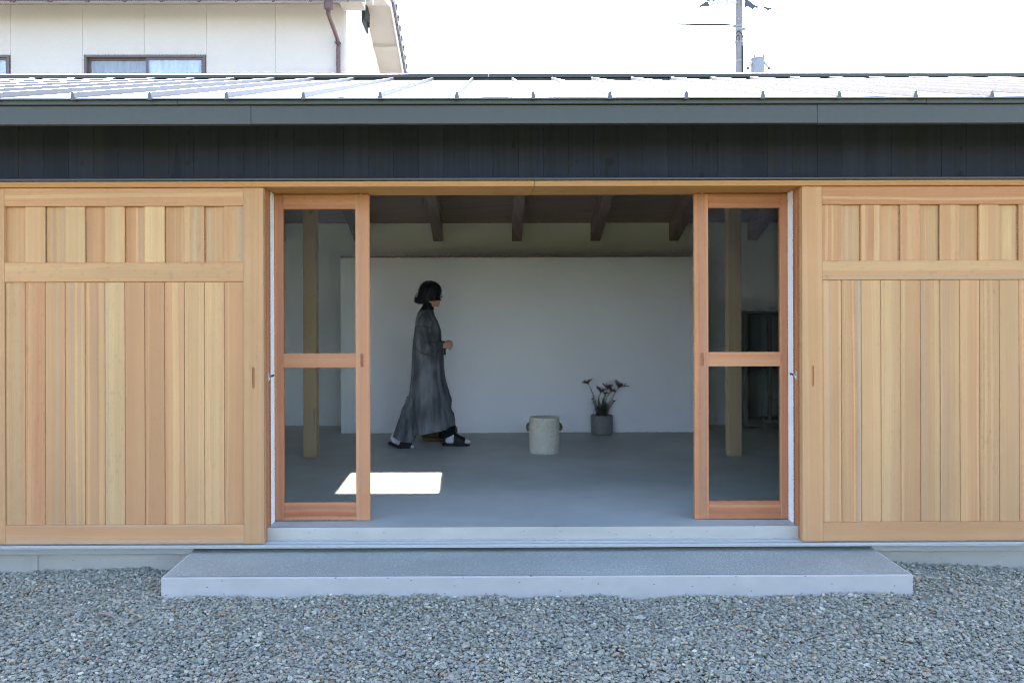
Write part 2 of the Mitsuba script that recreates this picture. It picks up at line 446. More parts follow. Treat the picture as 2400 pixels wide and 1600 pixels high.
def strip(sec, x, y0, y1, drop=0.0):
    """A cross-section of (x, height over the roof plane) run up the slope."""
    pts0 = [(x + a, y0, zf(y0) + h) for a, h in sec]
    pts1 = [(x + a, y1, zf(y1) + h) for a, h in sec]
    v = np.array(pts0 + pts1)
    n = len(sec)
    f = [[i, (i + 1) % n, n + (i + 1) % n] for i in range(n)] + [[i, n + (i + 1) % n, n + i] for i in range(n)]
    f += [[0, i + 1, i] for i in range(1, n - 1)] + [[n, n + i, n + i + 1] for i in range(1, n - 1)]
    f = np.array(f)
    return v[f].reshape(-1, 3), np.arange(len(f) * 3).reshape(-1, 3)


for k in ks:
    x = RX0 + k * PITCH
    wob = 0.0015 * math.sin(k * 2.7)
    put(f"{B}__roof__panel", strip([(0.010, -0.004), (PITCH - 0.010, -0.004), (PITCH - 0.010, 0.0015 + wob), (PITCH / 2, 0.003 - wob), (0.010, 0.0015)], x, EAVE_Y - 0.014, RIDGE_Y - 0.02), "roof_metal")
    put(f"{B}__roof__rib", strip([(-0.0115, -0.006), (0.0115, -0.006), (0.0105, 0.008), (0.005, 0.031), (0.0, 0.034), (-0.005, 0.031), (-0.0105, 0.008)], x, EAVE_Y - 0.020, RIDGE_Y - 0.03), "rib_metal")
    # closure under the ridge cap between two ribs
    put(f"{B}__roof__closure", cbox(x + 0.012, x + PITCH - 0.012, RIDGE_Y - 0.075, RIDGE_Y - 0.06, zf(RIDGE_Y - 0.07), zf(RIDGE_Y - 0.07) + 0.036), "grey_metal")
for i, (a, b) in enumerate([(X0 - 0.3, -2.1), (-2.1, -0.013), (-0.013, 2.6), (2.6, 4.31), (4.31, X1 + 0.3)]):
    o = 0.0012 * (i % 2)
    poly = [(RIDGE_Y - 0.105, zf(RIDGE_Y - 0.105) + 0.033), (RIDGE_Y - 0.103, zf(RIDGE_Y - 0.105) + 0.064 + o), (RIDGE_Y, RIDGE_Z + 0.072 + o), (RIDGE_Y + 0.1, RIDGE_Z + 0.044 + o), (RIDGE_Y + 0.1, RIDGE_Z + 0.015), (RIDGE_Y, RIDGE_Z + 0.040)]
    put(f"{B}__roof__ridge_cap", man(extrude_x(poly, a, b - 0.002)), "grey_metal")
# back slope
poly = [(RIDGE_Y, RIDGE_Z - 0.02), (RIDGE_Y, RIDGE_Z), (10.55, zb(10.55)), (10.55, zb(10.55) - 0.02)]
put(f"{B}__roof__back_slope", man(extrude_x(poly, X0 - 0.3, X1 + 0.3) - shaft), "roof_metal")
# eave trim and fascia, each in lengths with a lapped joint
for i, (a, b) in enumerate([(X0 - 0.3, -4.51), (-4.51, -1.60), (-1.60, 2.245), (2.245, 5.1), (5.1, X1 + 0.3)]):
    o = 0.0012 * (i % 2)
    block(f"{B}__eave_trim", a, b - 0.0004, EAVE_Y + 0.008 - o, EAVE_Y + 0.052, E + 1.130 - o, E + 1.157, "grey_metal", 0.002)
for i, (a, b) in enumerate([(X0 - 0.3, -4.15), (-4.15, -1.23), (-1.23, 1.69), (1.69, 4.6), (4.6, X1 + 0.3)]):
    o = 0.0015 * (i % 2)
    block(f"{B}__fascia", a, b - 0.0004, EAVE_Y + 0.026 - o, EAVE_Y + 0.06, E + 1.033 - o, E + 1.1292, "grey_metal", 0.002)

# black boards above the doors
BW = 0.1421
xb = -0.0 - 60 * BW + 0.02
put(f"{B}__black_cladding__backing", cbox(X0, X1, 4.884, 4.92, E + 0.80, E + 1.20), "black_wood", uv=None)
i = 0
while xb < X1:
    if xb > X0:
        z0 = E + 0.822 + rng.uniform(0, 0.002)
        plank(f"{B}__black_cladding__board", xb + 0.0005, xb + BW - 0.0005, 4.862 + rng.uniform(-0.0012, 0.0012), 4.883, z0, E + 1.19, "black_wood", 2, rng.integers(6, 10), 0.0005)
    xb += BW
block(f"{B}__flashing", X0, X1, 4.785, 4.883, E + 0.809, E + 0.8215, "grey_metal", 0.0015)
for a, b, tn in ((X0, 0.247, 6), (0.249, X1, 5)):
    plank(f"{B}__lintel", a, b, 4.80, 5.13, E + 0.776, E + 0.8075, "lintel_wood", 0, tn, 0.002)

# the floor slab with its front edge, foundation, flashing and sliding-door track
put(f"{B}__floor", (np.array([[X0 + 0.2, 4.906, FLOOR + 0.002], [X1 - 0.2, 4.906, FLOOR + 0.002], [X1 - 0.2, BACK_Y + 0.02, FLOOR + 0.002], [X0 + 0.2, BACK_Y + 0.02, FLOOR + 0.002]]), np.array([[0, 1, 2], [0, 2, 3]])), "floor_concrete")
tag(f"{B}__floor", "smooth dark grey concrete floor inside")
block(f"{B}__foundation", X0, X1, 4.905, BACK_Y + 0.15, -0.1, FLOOR, "edge_concrete", 0.003)
block(f"{B}__foundation__joint_cover", -2.632, -2.598, 4.898, 4.9045, 0.0, 0.094, "edge_concrete", 0.002)
for a, b in ((X0, STEP[0] + 0.0), (STEP[1], X1)):
    block(f"{B}__base_flashing", a, b, 4.872, 4.9035, 0.098, 0.128, "aluminium", 0.0015)
for a, b in ((X0, 0.247), (0.249, X1)):
    v = join([cbox(a, b, 4.795, 4.904, 0.148, 0.153), cbox(a, b, 4.795, 4.803, 0.1535, 0.166, 0.001), cbox(a, b, 4.856, 4.866, 0.1535, 0.1675, 0.001), cbox(a, b, 4.886, 4.9035, 0.1535, 0.170, 0.001)])
    put(f"{B}__track", v, "aluminium")

# walls
for a, b in ((X0, XL - 0.004), (XR + 0.004, X1)):
    block(f"{B}__front_wall", a + (0.075 if a > 0 else 0), b - (0.075 if a < 0 else 0), 4.915, 5.04, FLOOR + 0.001, E + 0.775, "plaster")
for s, xj in ((-1, XL), (1, XR)):
    a, b = sorted((xj, xj + s * 0.075))
    # jamb: three strips of timber, then a painted strip that takes the glass door
    plank(f"{B}__jamb", a - (0.004 if s < 0 else -0.003), b - (0.004 if s < 0 else -0.003), 4.868, 4.9035, 0.172, E + 0.775, "red_fir", 2, 8)
    plank(f"{B}__jamb", a + (-0.001 if s < 0 else 0.001), b + (-0.001 if s < 0 else 0.001), 4.906, 4.945, FLOOR + 0.003, E + 0.775, "red_fir", 2, 4)
    plank(f"{B}__jamb", a + (0.004 if s < 0 else -0.004), b + (0.004 if s < 0 else -0.004), 4.947, 4.958, FLOOR + 0.003, E + 0.775, "red_fir", 2, 12)
    k = block(f"{B}__door_channel", a + (0.002 if s < 0 else -0.002), b + (0.002 if s < 0 else -0.002), 4.960, 5.049, FLOOR + 0.003, E + 0.775, "white_paint", 0.001)
    # latch with its little lever
    xx = xj - s * 0.001
    zl = E - 0.297
    lat = [tube([(xx, 4.915, zl + 0.020), (xx - s * 0.004, 4.922, zl + 0.006), (xx - s * 0.008, 4.934, zl)], [0.004, 0.005, 0.005], 8), tube([(xx, 4.915, zl - 0.022), (xx - s * 0.004, 4.922, zl - 0.007), (xx - s * 0.008, 4.934, zl)], [0.004, 0.005, 0.005], 8),
           cbox(xx - 0.004, xx + 0.004, 4.908, 4.917, zl - 0.026, zl + 0.024, 0.001)]
    kk = put(f"{B}__latch", join(lat), "chrome")
    put(f"{kk}__lever", tube([(xx - s * 0.008, 4.932, zl), (xx - s * 0.012, 4.955, zl + 0.003), (xx - s * 0.012, 4.975, zl + 0.004)], [0.004, 0.0055, 0.006], 8), "black_plastic")
block(f"{B}__back_wall", X0 + 0.122, X1 - 0.122, BACK_Y, BACK_Y + 0.12, FLOOR, cb(BACK_Y) - 0.002, "plaster")
for xa, wy in ((X0 + 0.06, (5.3, 7.5)), (X1 - 0.06, None)):
    poly = [(4.93, 0.0), (BACK_Y + 0.12, 0.0), (BACK_Y + 0.12, cb(BACK_Y + 0.12) - 0.003), (CPY, CPZ - 0.003), (4.93, cf(4.93) - 0.003)]
    wall = extrude_x(poly, xa - 0.06, xa + 0.06)
    y0, y1, z0, z1 = *(wy or (0, 0)), FLOOR + 0.25, FLOOR + 2.0
    k = put(f"{B}__side_wall", man(wall - m3.Manifold.cube([0.4, y1 - y0, z1 - z0]).translate([xa - 0.2, y0, z0]) if wy else wall), "plaster")
    if not wy:
        continue
    ym = (y0 + y1) / 2
    fr = join([cbox(xa - 0.04, xa + 0.04, y0, y1, z0, z0 + 0.05), cbox(xa - 0.04, xa + 0.04, y0, y1, z1 - 0.05, z1), cbox(xa - 0.04, xa + 0.04, y0, y0 + 0.05, z0 + 0.05, z1 - 0.05), cbox(xa - 0.04, xa + 0.04, y1 - 0.05, y1, z0 + 0.05, z1 - 0.05), cbox(xa - 0.03, xa + 0.03, ym - 0.025, ym + 0.025, z0 + 0.05, z1 - 0.05)])
    put(f"{k}__window_frame", fr, "red_fir", uv=wood_uv(fr[0], 1, 7))
    put(f"{k}__window_pane", (np.array([[xa, y0 + 0.05, z0 + 0.05], [xa, y1 - 0.05, z0 + 0.05], [xa, y1 - 0.05, z1 - 0.05], [xa, y0 + 0.05, z1 - 0.05]]), np.array([[0, 1, 2], [0, 2, 3]])), "pane_glass")
# upper inside of the front wall, over the lintel
block(f"{B}__front_wall__upper", X0 + 0.13, X1 - 0.13, 4.935, 5.05, E + 0.809, cf(5.0) - 0.004, "plaster")
# partition with a thin timber cap
PT = E + 0.735
block(f"{B}__partition", -1.605, 2.30, 9.146, 9.246, FLOOR + 0.003, PT - 0.019, "plaster", 0.002)
plank(f"{B}__partition__cap", -1.607, 2.302, 9.142, 9.25, PT - 0.0185, PT, "beam_wood", 0, 8)
for a, b in ((-1.639, -1.524), (2.085, 2.200)):
    plank(f"{B}__post", a, b, 7.465, 7.58, FLOOR + 0.003, CPZ - 0.09, "post_wood", 2, 6, 0.004)
# rafters: one pair for each bay
for k in range(-6, 7):
    xc = 0.305 + 0.907 * k
    if not X0 + 0.3 < xc < X1 - 0.3:
        continue
    d = 0.212
    poly = [(5.06, cf(5.06) - 0.002), (5.06, E + 0.875), (5.9, E + 0.902), (CPY, CPZ - d), (BACK_Y - 0.002, cb(BACK_Y) - d), (BACK_Y - 0.002, cb(BACK_Y) - 0.002), (CPY, CPZ - 0.002)][::-1]
    v, f = man(extrude_x(poly, xc - 0.054, xc + 0.054))
    put(f"{B}__rafter", (v, f), "beam_wood", uv=wood_uv(v, 1, 7))

# wooden sliding doors
DY0, DY1, DZ0, DZ1 = 4.82, 4.864, 0.1695, E + 0.7745
ZB1 = E - 1.124                      # top of the bottom rail, under which the door continues
tones_low_l = [6, 10, 7, 5, 10, 1, 9, 10, 8, 5, 7, 8]
tones_up_l = [8, 4, 10, 2, 10, 3, 10, 2, 9, 7, 6, 8]
tones_low_r = [9, 7, 5, 6, 8, 7, 7, 8, 6, 5, 9, 7]
tones_up_r = [9, 6, 11, 6, 9, 5, 8, 6, 6, 5, 11, 6]


def wooden_door(s, xin):
    """s: side of the opening; xin: the edge of the door that faces the opening."""
    d = numbered(f"{B}__wooden_door")
    sx = lambda a, b: sorted((xin + s * a, xin + s * b))
    ST, NB = 0.113, 12
    W = 1.572
    bw = (W - 2 * ST) / NB
    for a, b, tn in ((0.0005, ST, 7), (W - ST, W, 7)):
        p = sx(a, b)
        plank(f"{d}__stile", p[0], p[1], DY0, DY1, DZ0, DZ1, "cedar", 2, tn, 0.002)
    zs = [DZ0, E - 1.124, E - 0.249 + 0.530, E + 0.3895, E + 0.674, DZ1]
    zr = [(DZ0, E - 1.1235), (E + 0.242, E + 0.3525), (E + 0.672, DZ1)]
    a, b = sx(ST + 0.0005, W - ST - 0.0005)
    zr = [(DZ0, E - 1.124), (E + 0.246, E + 0.355), (E + 0.672, DZ1)]
    for (z0, z1), tn in zip(zr, (8, 8, 13)):
        plank(f"{d}__rail", a, b, DY0 + 0.0005, DY1, z0, z1, "cedar", 0, tn, 0.002)
    low, up = (tones_low_l, tones_up_l) if s < 0 else (tones_low_r, tones_up_r)
    for i in range(NB):
        q = sx(ST + i * bw, ST + (i + 1) * bw)
        j = NB - 1 - i if s < 0 else i               # tones are listed from left to right
        plank(f"{d}__board", q[0] + 0.0013, q[1] - 0.0013, DY0 + 0.009 + rng.uniform(-0.0008, 0.0008), DY1 - 0.002, zr[0][1] + 0.0005, zr[1][0] - 0.0005, "cedar", 2, low[j], 0.0015)
        proud = (j % 2 == 1) if s < 0 else (j % 2 == 0)
        yb = DY0 + 0.010 if proud else DY0 + 0.027
        plank(f"{d}__upper_board", q[0] + (0.0005 if proud else -0.0004), q[1] - (0.0005 if proud else -0.0004), yb, yb + 0.014, zr[1][1] + 0.0005, zr[2][0] - 0.0005, "cedar", 2, up[j], 0.0012)
    # finger pull: a sunk box in the stile
    p = sx(0.051, 0.066)
    zc = E - 0.297
    return d, p, zc


def cut_stile(d, key, x0, x1, y0, y1, z0, z1, hx0, hx1, hz0, hz1, bsdf, tone, deep):
    """A stile with a finger pull cut into its face."""
    m = m3.Manifold.cube([x1 - x0, y1 - y0, z1 - z0]).translate([x0, y0, z0]) - m3.Manifold.cube([hx1 - hx0, deep + 0.01, hz1 - hz0]).translate([hx0, y0 - 0.01, hz0])
    v, f = man(m)
    scene[key] = mikit.ply((v, f), bsdf, uv=wood_uv(v, 2, tone))
    lin = cbox(hx0 + 0.0006, hx1 - 0.0006, y0 + deep - 0.003, y0 + deep - 0.0005, hz0 + 0.0006, hz1 - 0.0006)
    put(f"{d}__finger_pull", lin, bsdf, uv=wood_uv(lin[0], 2, 13))


for s, xin in ((-1, XL), (1, XR)):
    d, p, zc = wooden_door(s, xin)
    a, b = sorted((xin + s * 0.0005, xin + s * 0.113))
    cut_stile(d, f"{d}__stile", a, b, DY0, DY1, DZ0, DZ1, p[0], p[1], zc - 0.057, zc + 0.057, "cedar", 7, 0.012)
tag(f"{B}__wooden_door", "pale cedar board door left of the opening, tones varying from board to board")
tag(f"{B}__wooden_door_001", "even honey coloured cedar board door right of the opening")


# plain board wall outside the frame, beyond the sliding doors
for a, b in ((X0, XL - 1.60), (XR + 1.60, X1)):
    m_ = int((b - a) / 0.15)
    for i in range(m_):
        plank(f"{B}__side_cladding__board", a + (b - a) * i / m_ + 0.001, a + (b - a) * (i + 1) / m_ - 0.001, 4.876, 4.90, DZ0, DZ1 - 0.002, "cedar", 2, rng.integers(5, 10), 0.001)


# glazed sliding doors inside the opening
def glass_door(s, xe):
    """xe: the edge that faces the middle of the opening."""
    d = numbered(f"{B}__glass_door")
    sx = lambda a, b: sorted((xe + s * a, xe + s * b))
    y0, y1 = 5.055, 5.087
    z0, z1 = FLOOR + 0.006, E + 0.770
    ST, W = 0.082, 0.591
    q = sx(0, ST)
    h = sx(0.036, 0.054)
    k = numbered(f"{d}__stile")
    cut_stile(d, k, q[0], q[1], y0, y1, z0, z1, h[0], h[1], E - 0.249, E - 0.173, "red_fir", 5, 0.011)
    q = sx(W - ST, W)
    plank(f"{d}__stile", q[0], q[1], y0, y1, z0, z1, "red_fir", 2, 8, 0.0015)
    a, b = sx(ST + 0.0004, W - ST - 0.0004)
    zr = [(z0, E - 1.0503), (E - 0.2533, E - 0.168), (E + 0.6855, z1)]
    for (c, e), tn in zip(zr, (10, 4, 8)):
        plank(f"{d}__rail", a, b, y0 + 0.0006, y1, c, e, "red_fir", 0, tn, 0.0015)
    for c, e in ((zr[0][1], zr[1][0]), (zr[1][1], zr[2][0])):
        ym = y0 + 0.016
        put(f"{d}__pane", (np.array([[a, ym, c], [b, ym, c], [b, ym, e], [a, ym, e]]), np.array([[0, 1, 2], [0, 2, 3]])), "pane_glass")
    c = sum(sx(0.048, 0.054)) / 2
    put(f"{d}__guide_pin", cbox(c - 0.003, c + 0.003, y0 + 0.004, y0 + 0.012, z1, z1 + 0.009, 0.001), "white_paint")
    return d


glass_door(-1, -0.7166)
glass_door(1, 1.2098)
tag(f"{B}__glass_door", "reddish timber framed glass door at the left of the opening")
tag(f"{B}__glass_door_001", "reddish timber framed glass door at the right of the opening")

# ------------------------------------------------------------------ the neighbour's house
H = "neighbour_house"
tag(H, "cream two storey house with brown framed windows standing behind the metal roof", "house")
HY, HX = 12.12, -2.067                       # front wall plane, right corner
ZG = E - 1.4
pl = lambda key, *a: block(key, *a)
joints = [-9.6, -8.55, -6.79, -5.77, -4.90, -4.02, -3.04, HX]
WIN = [(-5.745, -4.03), (-8.53, -6.80)]
WZ0, WZ1 = E + 2.75, E + 3.83
put(f"{H}__wall", cbox(-9.6, HX - 0.002, HY + 0.02, 16.4, ZG, E + 4.45), "render_cream")
for a, b in zip(joints[:-1], joints[1:]):
    holes = [w for w in WIN if w[0] < b - 0.02 and w[1] > a + 0.02]
    a, b = a + 0.0018, b - 0.0018 * (b < HX - 0.01)
    if not holes:
        block(f"{H}__wall_panel", a, b, HY, HY + 0.019, E + 1.0, E + 4.548, "render_cream", 0.002)
    else:
        w = holes[0]
        wa, wb = max(a, w[0]), min(b, w[1])
        for p, q, c, d in ((a, b, WZ1 + 0.001, E + 4.548), (a, b, E + 1.0, WZ0 - 0.001), (a, wa, WZ0, WZ1), (wb, b, WZ0, WZ1)):
            if q - p > 0.01:
                block(f"{H}__wall_panel", p, q, HY, HY + 0.019, c, d, "render_cream", 0.002)
for w0, w1 in WIN:
    k = numbered(f"{H}__window")
    t = 0.035
    yf0, yf1 = HY - 0.02, HY + 0.075
    scene_parts = [cbox(w0, w1, yf0, yf1, WZ1 - t, WZ1 - 0.001, 0.003), cbox(w0, w1, yf0, yf1, WZ0, WZ0 + t, 0.003), cbox(w0, w0 + t, yf0, yf1, WZ0 + t, WZ1 - t, 0.003), cbox(w1 - t, w1, yf0, yf1, WZ0 + t, WZ1 - t, 0.003)]
    put(f"{k}__frame", join(scene_parts), "frame_bronze")
    xm = (w0 + w1) / 2 + 0.03
    for (a, b, ys_) in ((w0 + t, xm + 0.02, HY + 0.045), (xm - 0.02, w1 - t, HY + 0.005)):
        r = 0.028
        put(f"{k}__sash", join([cbox(a, b, ys_, ys_ + 0.03, WZ1 - t - r, WZ1 - t, 0.002), cbox(a, b, ys_, ys_ + 0.03, WZ0 + t, WZ0 + t + r, 0.002), cbox(a, a + r, ys_, ys_ + 0.03, WZ0 + t + r, WZ1 - t - r, 0.002), cbox(b - r, b, ys_, ys_ + 0.03, WZ0 + t + r, WZ1 - t - r, 0.002)]), "frame_bronze")
        put(f"{k}__pane", (np.array([[a + r, ys_ + 0.012, WZ0 + t + r], [b - r, ys_ + 0.012, WZ0 + t + r], [b - r, ys_ + 0.012, WZ1 - t - r], [a + r, ys_ + 0.012, WZ1 - t - r]]), np.array([[0, 1, 2], [0, 2, 3]])), "house_glass")
    # curtain with folds, standing in the opening cut into the wall body
    xs = np.linspace(w0 + t, w1 - t, 180)
    for a, b, yc, m_ in ((w0 + t, xm, HY + 0.082, "net_dark"), (xm, w1 - t, HY + 0.042, "curtain")):
        xs = np.linspace(a, b, 100)
        yy = yc + 0.006 * np.sin(xs * 55) + 0.003 * np.sin(xs * 131 + 1)
        v = np.concatenate([np.stack([xs, yy, np.full(100, WZ0)], -1), np.stack([xs, yy, np.full(100, WZ1)], -1)])
        put(f"{k}__curtain", (v, grid_faces(2, 100, False)), m_, smooth=True)
# the wall body behind the windows is recessed: rebuild it with the window niches
body = m3.Manifold.cube([9.6 + HX - 0.002, 16.2 - HY - 0.02, E + 4.45 - ZG]).translate([-9.6, HY + 0.02, ZG])
for w0, w1 in WIN:
    body = body - m3.Manifold.cube([w1 - w0 - 0.002, 0.12, WZ1 - WZ0]).translate([w0 + 0.001, HY, WZ0])
scene[f"{H}__wall"] = mikit.ply(man(body), "render_cream")
# gable wall on the right, raking soffit, roof
RY, RZ = 13.90, E + 5.19
HS_F, HS_B = 0.24, 0.272
zs = lambda y: RZ - (RY - y) * HS_F if y < RY else RZ - (y - RY) * HS_B
poly = [(HY + 0.005, ZG), (16.2, ZG), (16.2, zs(16.2) - 0.002), (RY, RZ - 0.002), (HY + 0.005, zs(HY + 0.005) - 0.002)]
put(f"{H}__gable_wall", man(extrude_x(poly, HX - 0.0, HX + 0.03)), "render_white")
tag(f"{H}__gable_wall", "bright white side wall under the raking eave")
OV = -1.60
ye0, ye1 = 11.66, 16.7
poly = [(ye0, zs(ye0) + 0.02), (RY, RZ), (ye1, zs(ye1)), (ye1, zs(ye1) + 0.05), (RY, RZ + 0.06), (ye0, zs(ye0) + 0.07)]
put(f"{H}__soffit", man(extrude_x(poly, -10.0, OV - 0.022)), "soffit_cream")
# board across the soffit, and the barge board
put(f"{H}__soffit__batten", cbox(HX + 0.032, OV - 0.03, 14.93, 15.12, zs(15.02) - 0.035, zs(15.02) + 0.03, 0.004), "soffit_cream")
poly = [(ye0, zs(ye0) - 0.01), (RY, RZ - 0.03), (ye1, zs(ye1) - 0.03), (ye1, zs(ye1) + 0.09), (RY, RZ + 0.10), (ye0, zs(ye0) + 0.11)]
put(f"{H}__barge_board", man(extrude_x(poly, OV - 0.02, OV)), "render_white")
poly = [(ye0 - 0.05, zs(ye0) + 0.072), (RY, RZ + 0.102), (ye1 + 0.05, zs(ye1 + 0.05) + 0.092), (ye1 + 0.05, zs(ye1 + 0.05) + 0.14), (RY, RZ + 0.16), (ye0 - 0.05, zs(ye0) + 0.13)]
put(f"{H}__roof", man(extrude_x(poly, -10.05, OV - 0.01)), "kawara")
n = 0
y = RY + 0.05
while y < ye1:
    a, b = y, y + 0.30
    poly = [(a, zs(a) + 0.05), (b, zs(b) + 0.075), (b, zs(b) + 0.185), (a, zs(a) + 0.165)]
    put(f"{H}__roof__edge_tile", man(extrude_x(poly, OV + 0.002, OV + 0.045)), "kawara")
    tb = np.stack([np.full(10, OV + 0.028), np.linspace(b - 0.085, b, 10), np.linspace(zs(b - 0.085), zs(b), 10) + 0.17], -1)
    put(f"{H}__roof__edge_tile__nose", tube(tb, 0.042, 12), "kawara")
    y += 0.285
y = RY - 0.3
while y > ye0:
    a, b = y, y + 0.30
    poly = [(a, zs(a) + 0.075), (b, zs(b) + 0.05), (b, zs(b) + 0.165), (a, zs(a) + 0.185)]
    put(f"{H}__roof__edge_tile", man(extrude_x(poly, OV + 0.002, OV + 0.045)), "kawara")
    y -= 0.285
# front eave: horizontal soffit board, return box at the corner, gutter with brackets, downpipe
put(f"{H}__eave_soffit", cbox(-10.0, HX - 0.02, 11.70, HY - 0.001, E + 4.55, E + 4.60, 0.003), "soffit_cream")
put(f"{H}__eave_fascia", cbox(-10.0, OV - 0.03, 11.675, 11.699, E + 4.415, E + 4.62, 0.003), "soffit_cream")
put(f"{H}__cornice_return", cbox(HX - 0.018, -1.765, 11.702, HY + 0.012, E + 4.46, E + 4.56, 0.004), "soffit_cream")
gut = [(11.56 + 0.055 * math.cos(t_), E + 4.445 + 0.055 * math.sin(t_)) for t_ in np.linspace(math.pi, 2 * math.pi, 13)]
gut += [(a_, b_) for a_, b_ in [(11.611, E + 4.445)]] + [(11.56 + 0.051 * math.cos(t_), E + 4.447 + 0.051 * math.sin(t_)) for t_ in np.linspace(2 * math.pi, math.pi, 13)]
put(f"{H}__gutter", man(extrude_x(gut, -10.0, OV - 0.1)), "brown_metal")
for xg in np.arange(-9.5, -1.8, 0.505):
    put(f"{H}__gutter__bracket", tube([(xg, 11.674, E + 4.43), (xg, 11.63, E + 4.40), (xg, 11.56, E + 4.372), (xg, 11.50, E + 4.385)], 0.006, 6), "brown_metal")
xh = -2.185
hop = [(0.0, -0.10), (0.028, -0.10), (0.030, -0.07), (0.062, -0.045), (0.066, 0.05), (0.058, 0.055), (0.0, 0.055)]
put(f"{H}__downpipe__hopper", lathe(hop, 20, (xh - 0.0, 11.60, E + 4.33)), "brown_metal", smooth=40)
path = spline([(xh, 11.60, E + 4.26), (xh, 11.61, E + 4.20), (xh + 0.03, 11.80, E + 4.09), (xh + 0.042, 12.04, E + 4.00), (xh + 0.044, 12.075, E + 3.92)], 24)
put(f"{H}__downpipe__bend", tube(path, 0.028, 14), "brown_metal", smooth=40)
put(f"{H}__downpipe", tube([(xh + 0.044, 12.075, E + 3.93), (xh + 0.044, 12.075, 2.5), (xh + 0.044, 12.075, 0.2)], 0.030, 14), "brown_metal", smooth=40)
for zc in (E + 3.98, E + 2.4):
    put(f"{H}__downpipe__clamp", join([cbox(xh + 0.008, xh + 0.080, 12.040, HY - 0.001, zc - 0.008, zc + 0.008, 0.002), cbox(xh + 0.004, xh + 0.012, 12.02, 12.05, zc - 0.02, zc + 0.012, 0.002)]), "dark_steel")
# louvred gable vent with slats hanging under the rake
vx = HX + 0.032
for i in range(7):
    yv = 13.62 + i * 0.075
    zt = zs(yv) - 0.004
    ln = 0.24 + 0.02 * math.sin(i * 2.3) - 0.02 * i * 0.2
    v, f = cbox(vx, vx + 0.055, yv, yv + 0.05, zt - ln, zt - 0.01, 0.006)
    put(f"{H}__gable_vent__slat", (v, f), "vent_dark")
put(f"{H}__gable_vent", cbox(vx, vx + 0.02, 13.60, 14.16, E + 4.82, E + 5.10, 0.004), "vent_dark")
# small white gutter end brackets at the corner of the eave
for xo, yo in ((-1.70, 11.64), (-1.60, 11.66)):
    put(f"{H}__gutter__end_bracket", join([tube([(xo - 0.04, yo - 0.02, E + 4.44), (xo + 0.01, yo, E + 4.47)], 0.012, 6), tube([(xo + 0.005, yo, E + 4.48), (xo + 0.01, yo, E + 4.36)], [0.012, 0.003], 6)]), "white_paint")

# ------------------------------------------------------------------ utility pole, transformer, lines
PY = 36.0
q = lambda x, y: ((x - 1150) / 2000 * PY, (760 - y) / 2000 * PY + E)     # metres on the pole's own upright plane
PX = 10.53
P = "utility_pole"
tag(P, "grey concrete utility pole rising behind the right half of the roof", "utility pole")
put(f"{P}__shaft", lathe([(0.0, 0.0), (0.19, 0.0), (0.165, 8.0), (0.143, 13.0), (0.128, 17.0), (0.0, 17.0)], 28, (PX, PY, 0.0)), "pole_concrete", smooth=40)
for z, dx in ((13.95, -0.02), (13.82, 0.03), (13.28, 0.0), (12.48, 0.0)):
    k = put(f"{P}__band", lathe([(0.128, -0.045), (0.157, -0.045), (0.157, 0.045), (0.128, 0.045)], 28, (PX, PY, z)), "pole_steel", smooth=40)
    if dx:
        s = math.copysign(1, dx)
        put(f"{k}__lug", cbox(*sorted((PX + s * 0.14, PX + s * 0.25)), PY - 0.05, PY + 0.03, z - 0.04, z + 0.04, 0.008), "pole_steel")
for pts, r in ((((-0.13, -0.10, 13.60), (-0.05, -0.17, 13.68), (0.06, -0.17, 13.58), (0.11, -0.13, 13.3), (0.10, -0.14, 12.6), (0.11, -0.13, 12.1), (0.12, -0.12, 11.4)), 0.017),
               (((0.15, -0.05, 13.55), (0.175, -0.06, 13.3), (0.15, -0.09, 13.0), (0.14, -0.09, 12.5), (0.15, -0.08, 11.9), (0.05, -0.16, 11.4)), 0.015),
               (((-0.15, -0.06, 13.1), (-0.14, -0.08, 13.45), (-0.06, -0.15, 13.52), (-0.05, -0.16, 13.25)), 0.014)):
    put(f"{P}__cable", tube(spline([(PX + a, PY + b, c) for a, b, c in pts], 28), r, 6), "cable_black", smooth=True)
# crossarms just above the frame, with stays, insulators and hanging hardware
for z, x0_, x1_, dy in ((15.22, -1.75, 1.35, -0.19), (15.62, -1.5, 1.45, 0.19)):
    k = put(f"{P}__crossarm", cbox(PX + x0_, PX + x1_, PY + dy - 0.045, PY + dy + 0.045, z - 0.045, z + 0.045, 0.006), "dark_steel")
    for xi in (-1.60, -1.05, -0.62, 0.72, 1.15):
        if xi < x0_ + 0.05 or xi > x1_ - 0.05:
            continue
        put(f"{k}__insulator", lathe([(0.0, 0.0), (0.03, 0.0), (0.035, 0.05), (0.075, 0.07), (0.055, 0.10), (0.07, 0.13), (0.05, 0.16), (0.06, 0.19), (0.03, 0.23), (0.0, 0.235)], 16, (PX + xi, PY + dy, z + 0.045)), "porcelain", smooth=50)


def plate(pts, y):
    pm = m3.Manifold.extrude(m3.CrossSection([np.array(pts, float)], m3.FillRule.NonZero), 0.03).transform(np.array([[1, 0, 0, PX], [0, 0, -1, y], [0, 1, 0, 0]], float))
    put(f"{P}__bracket_plate", man(pm), "dark_steel")


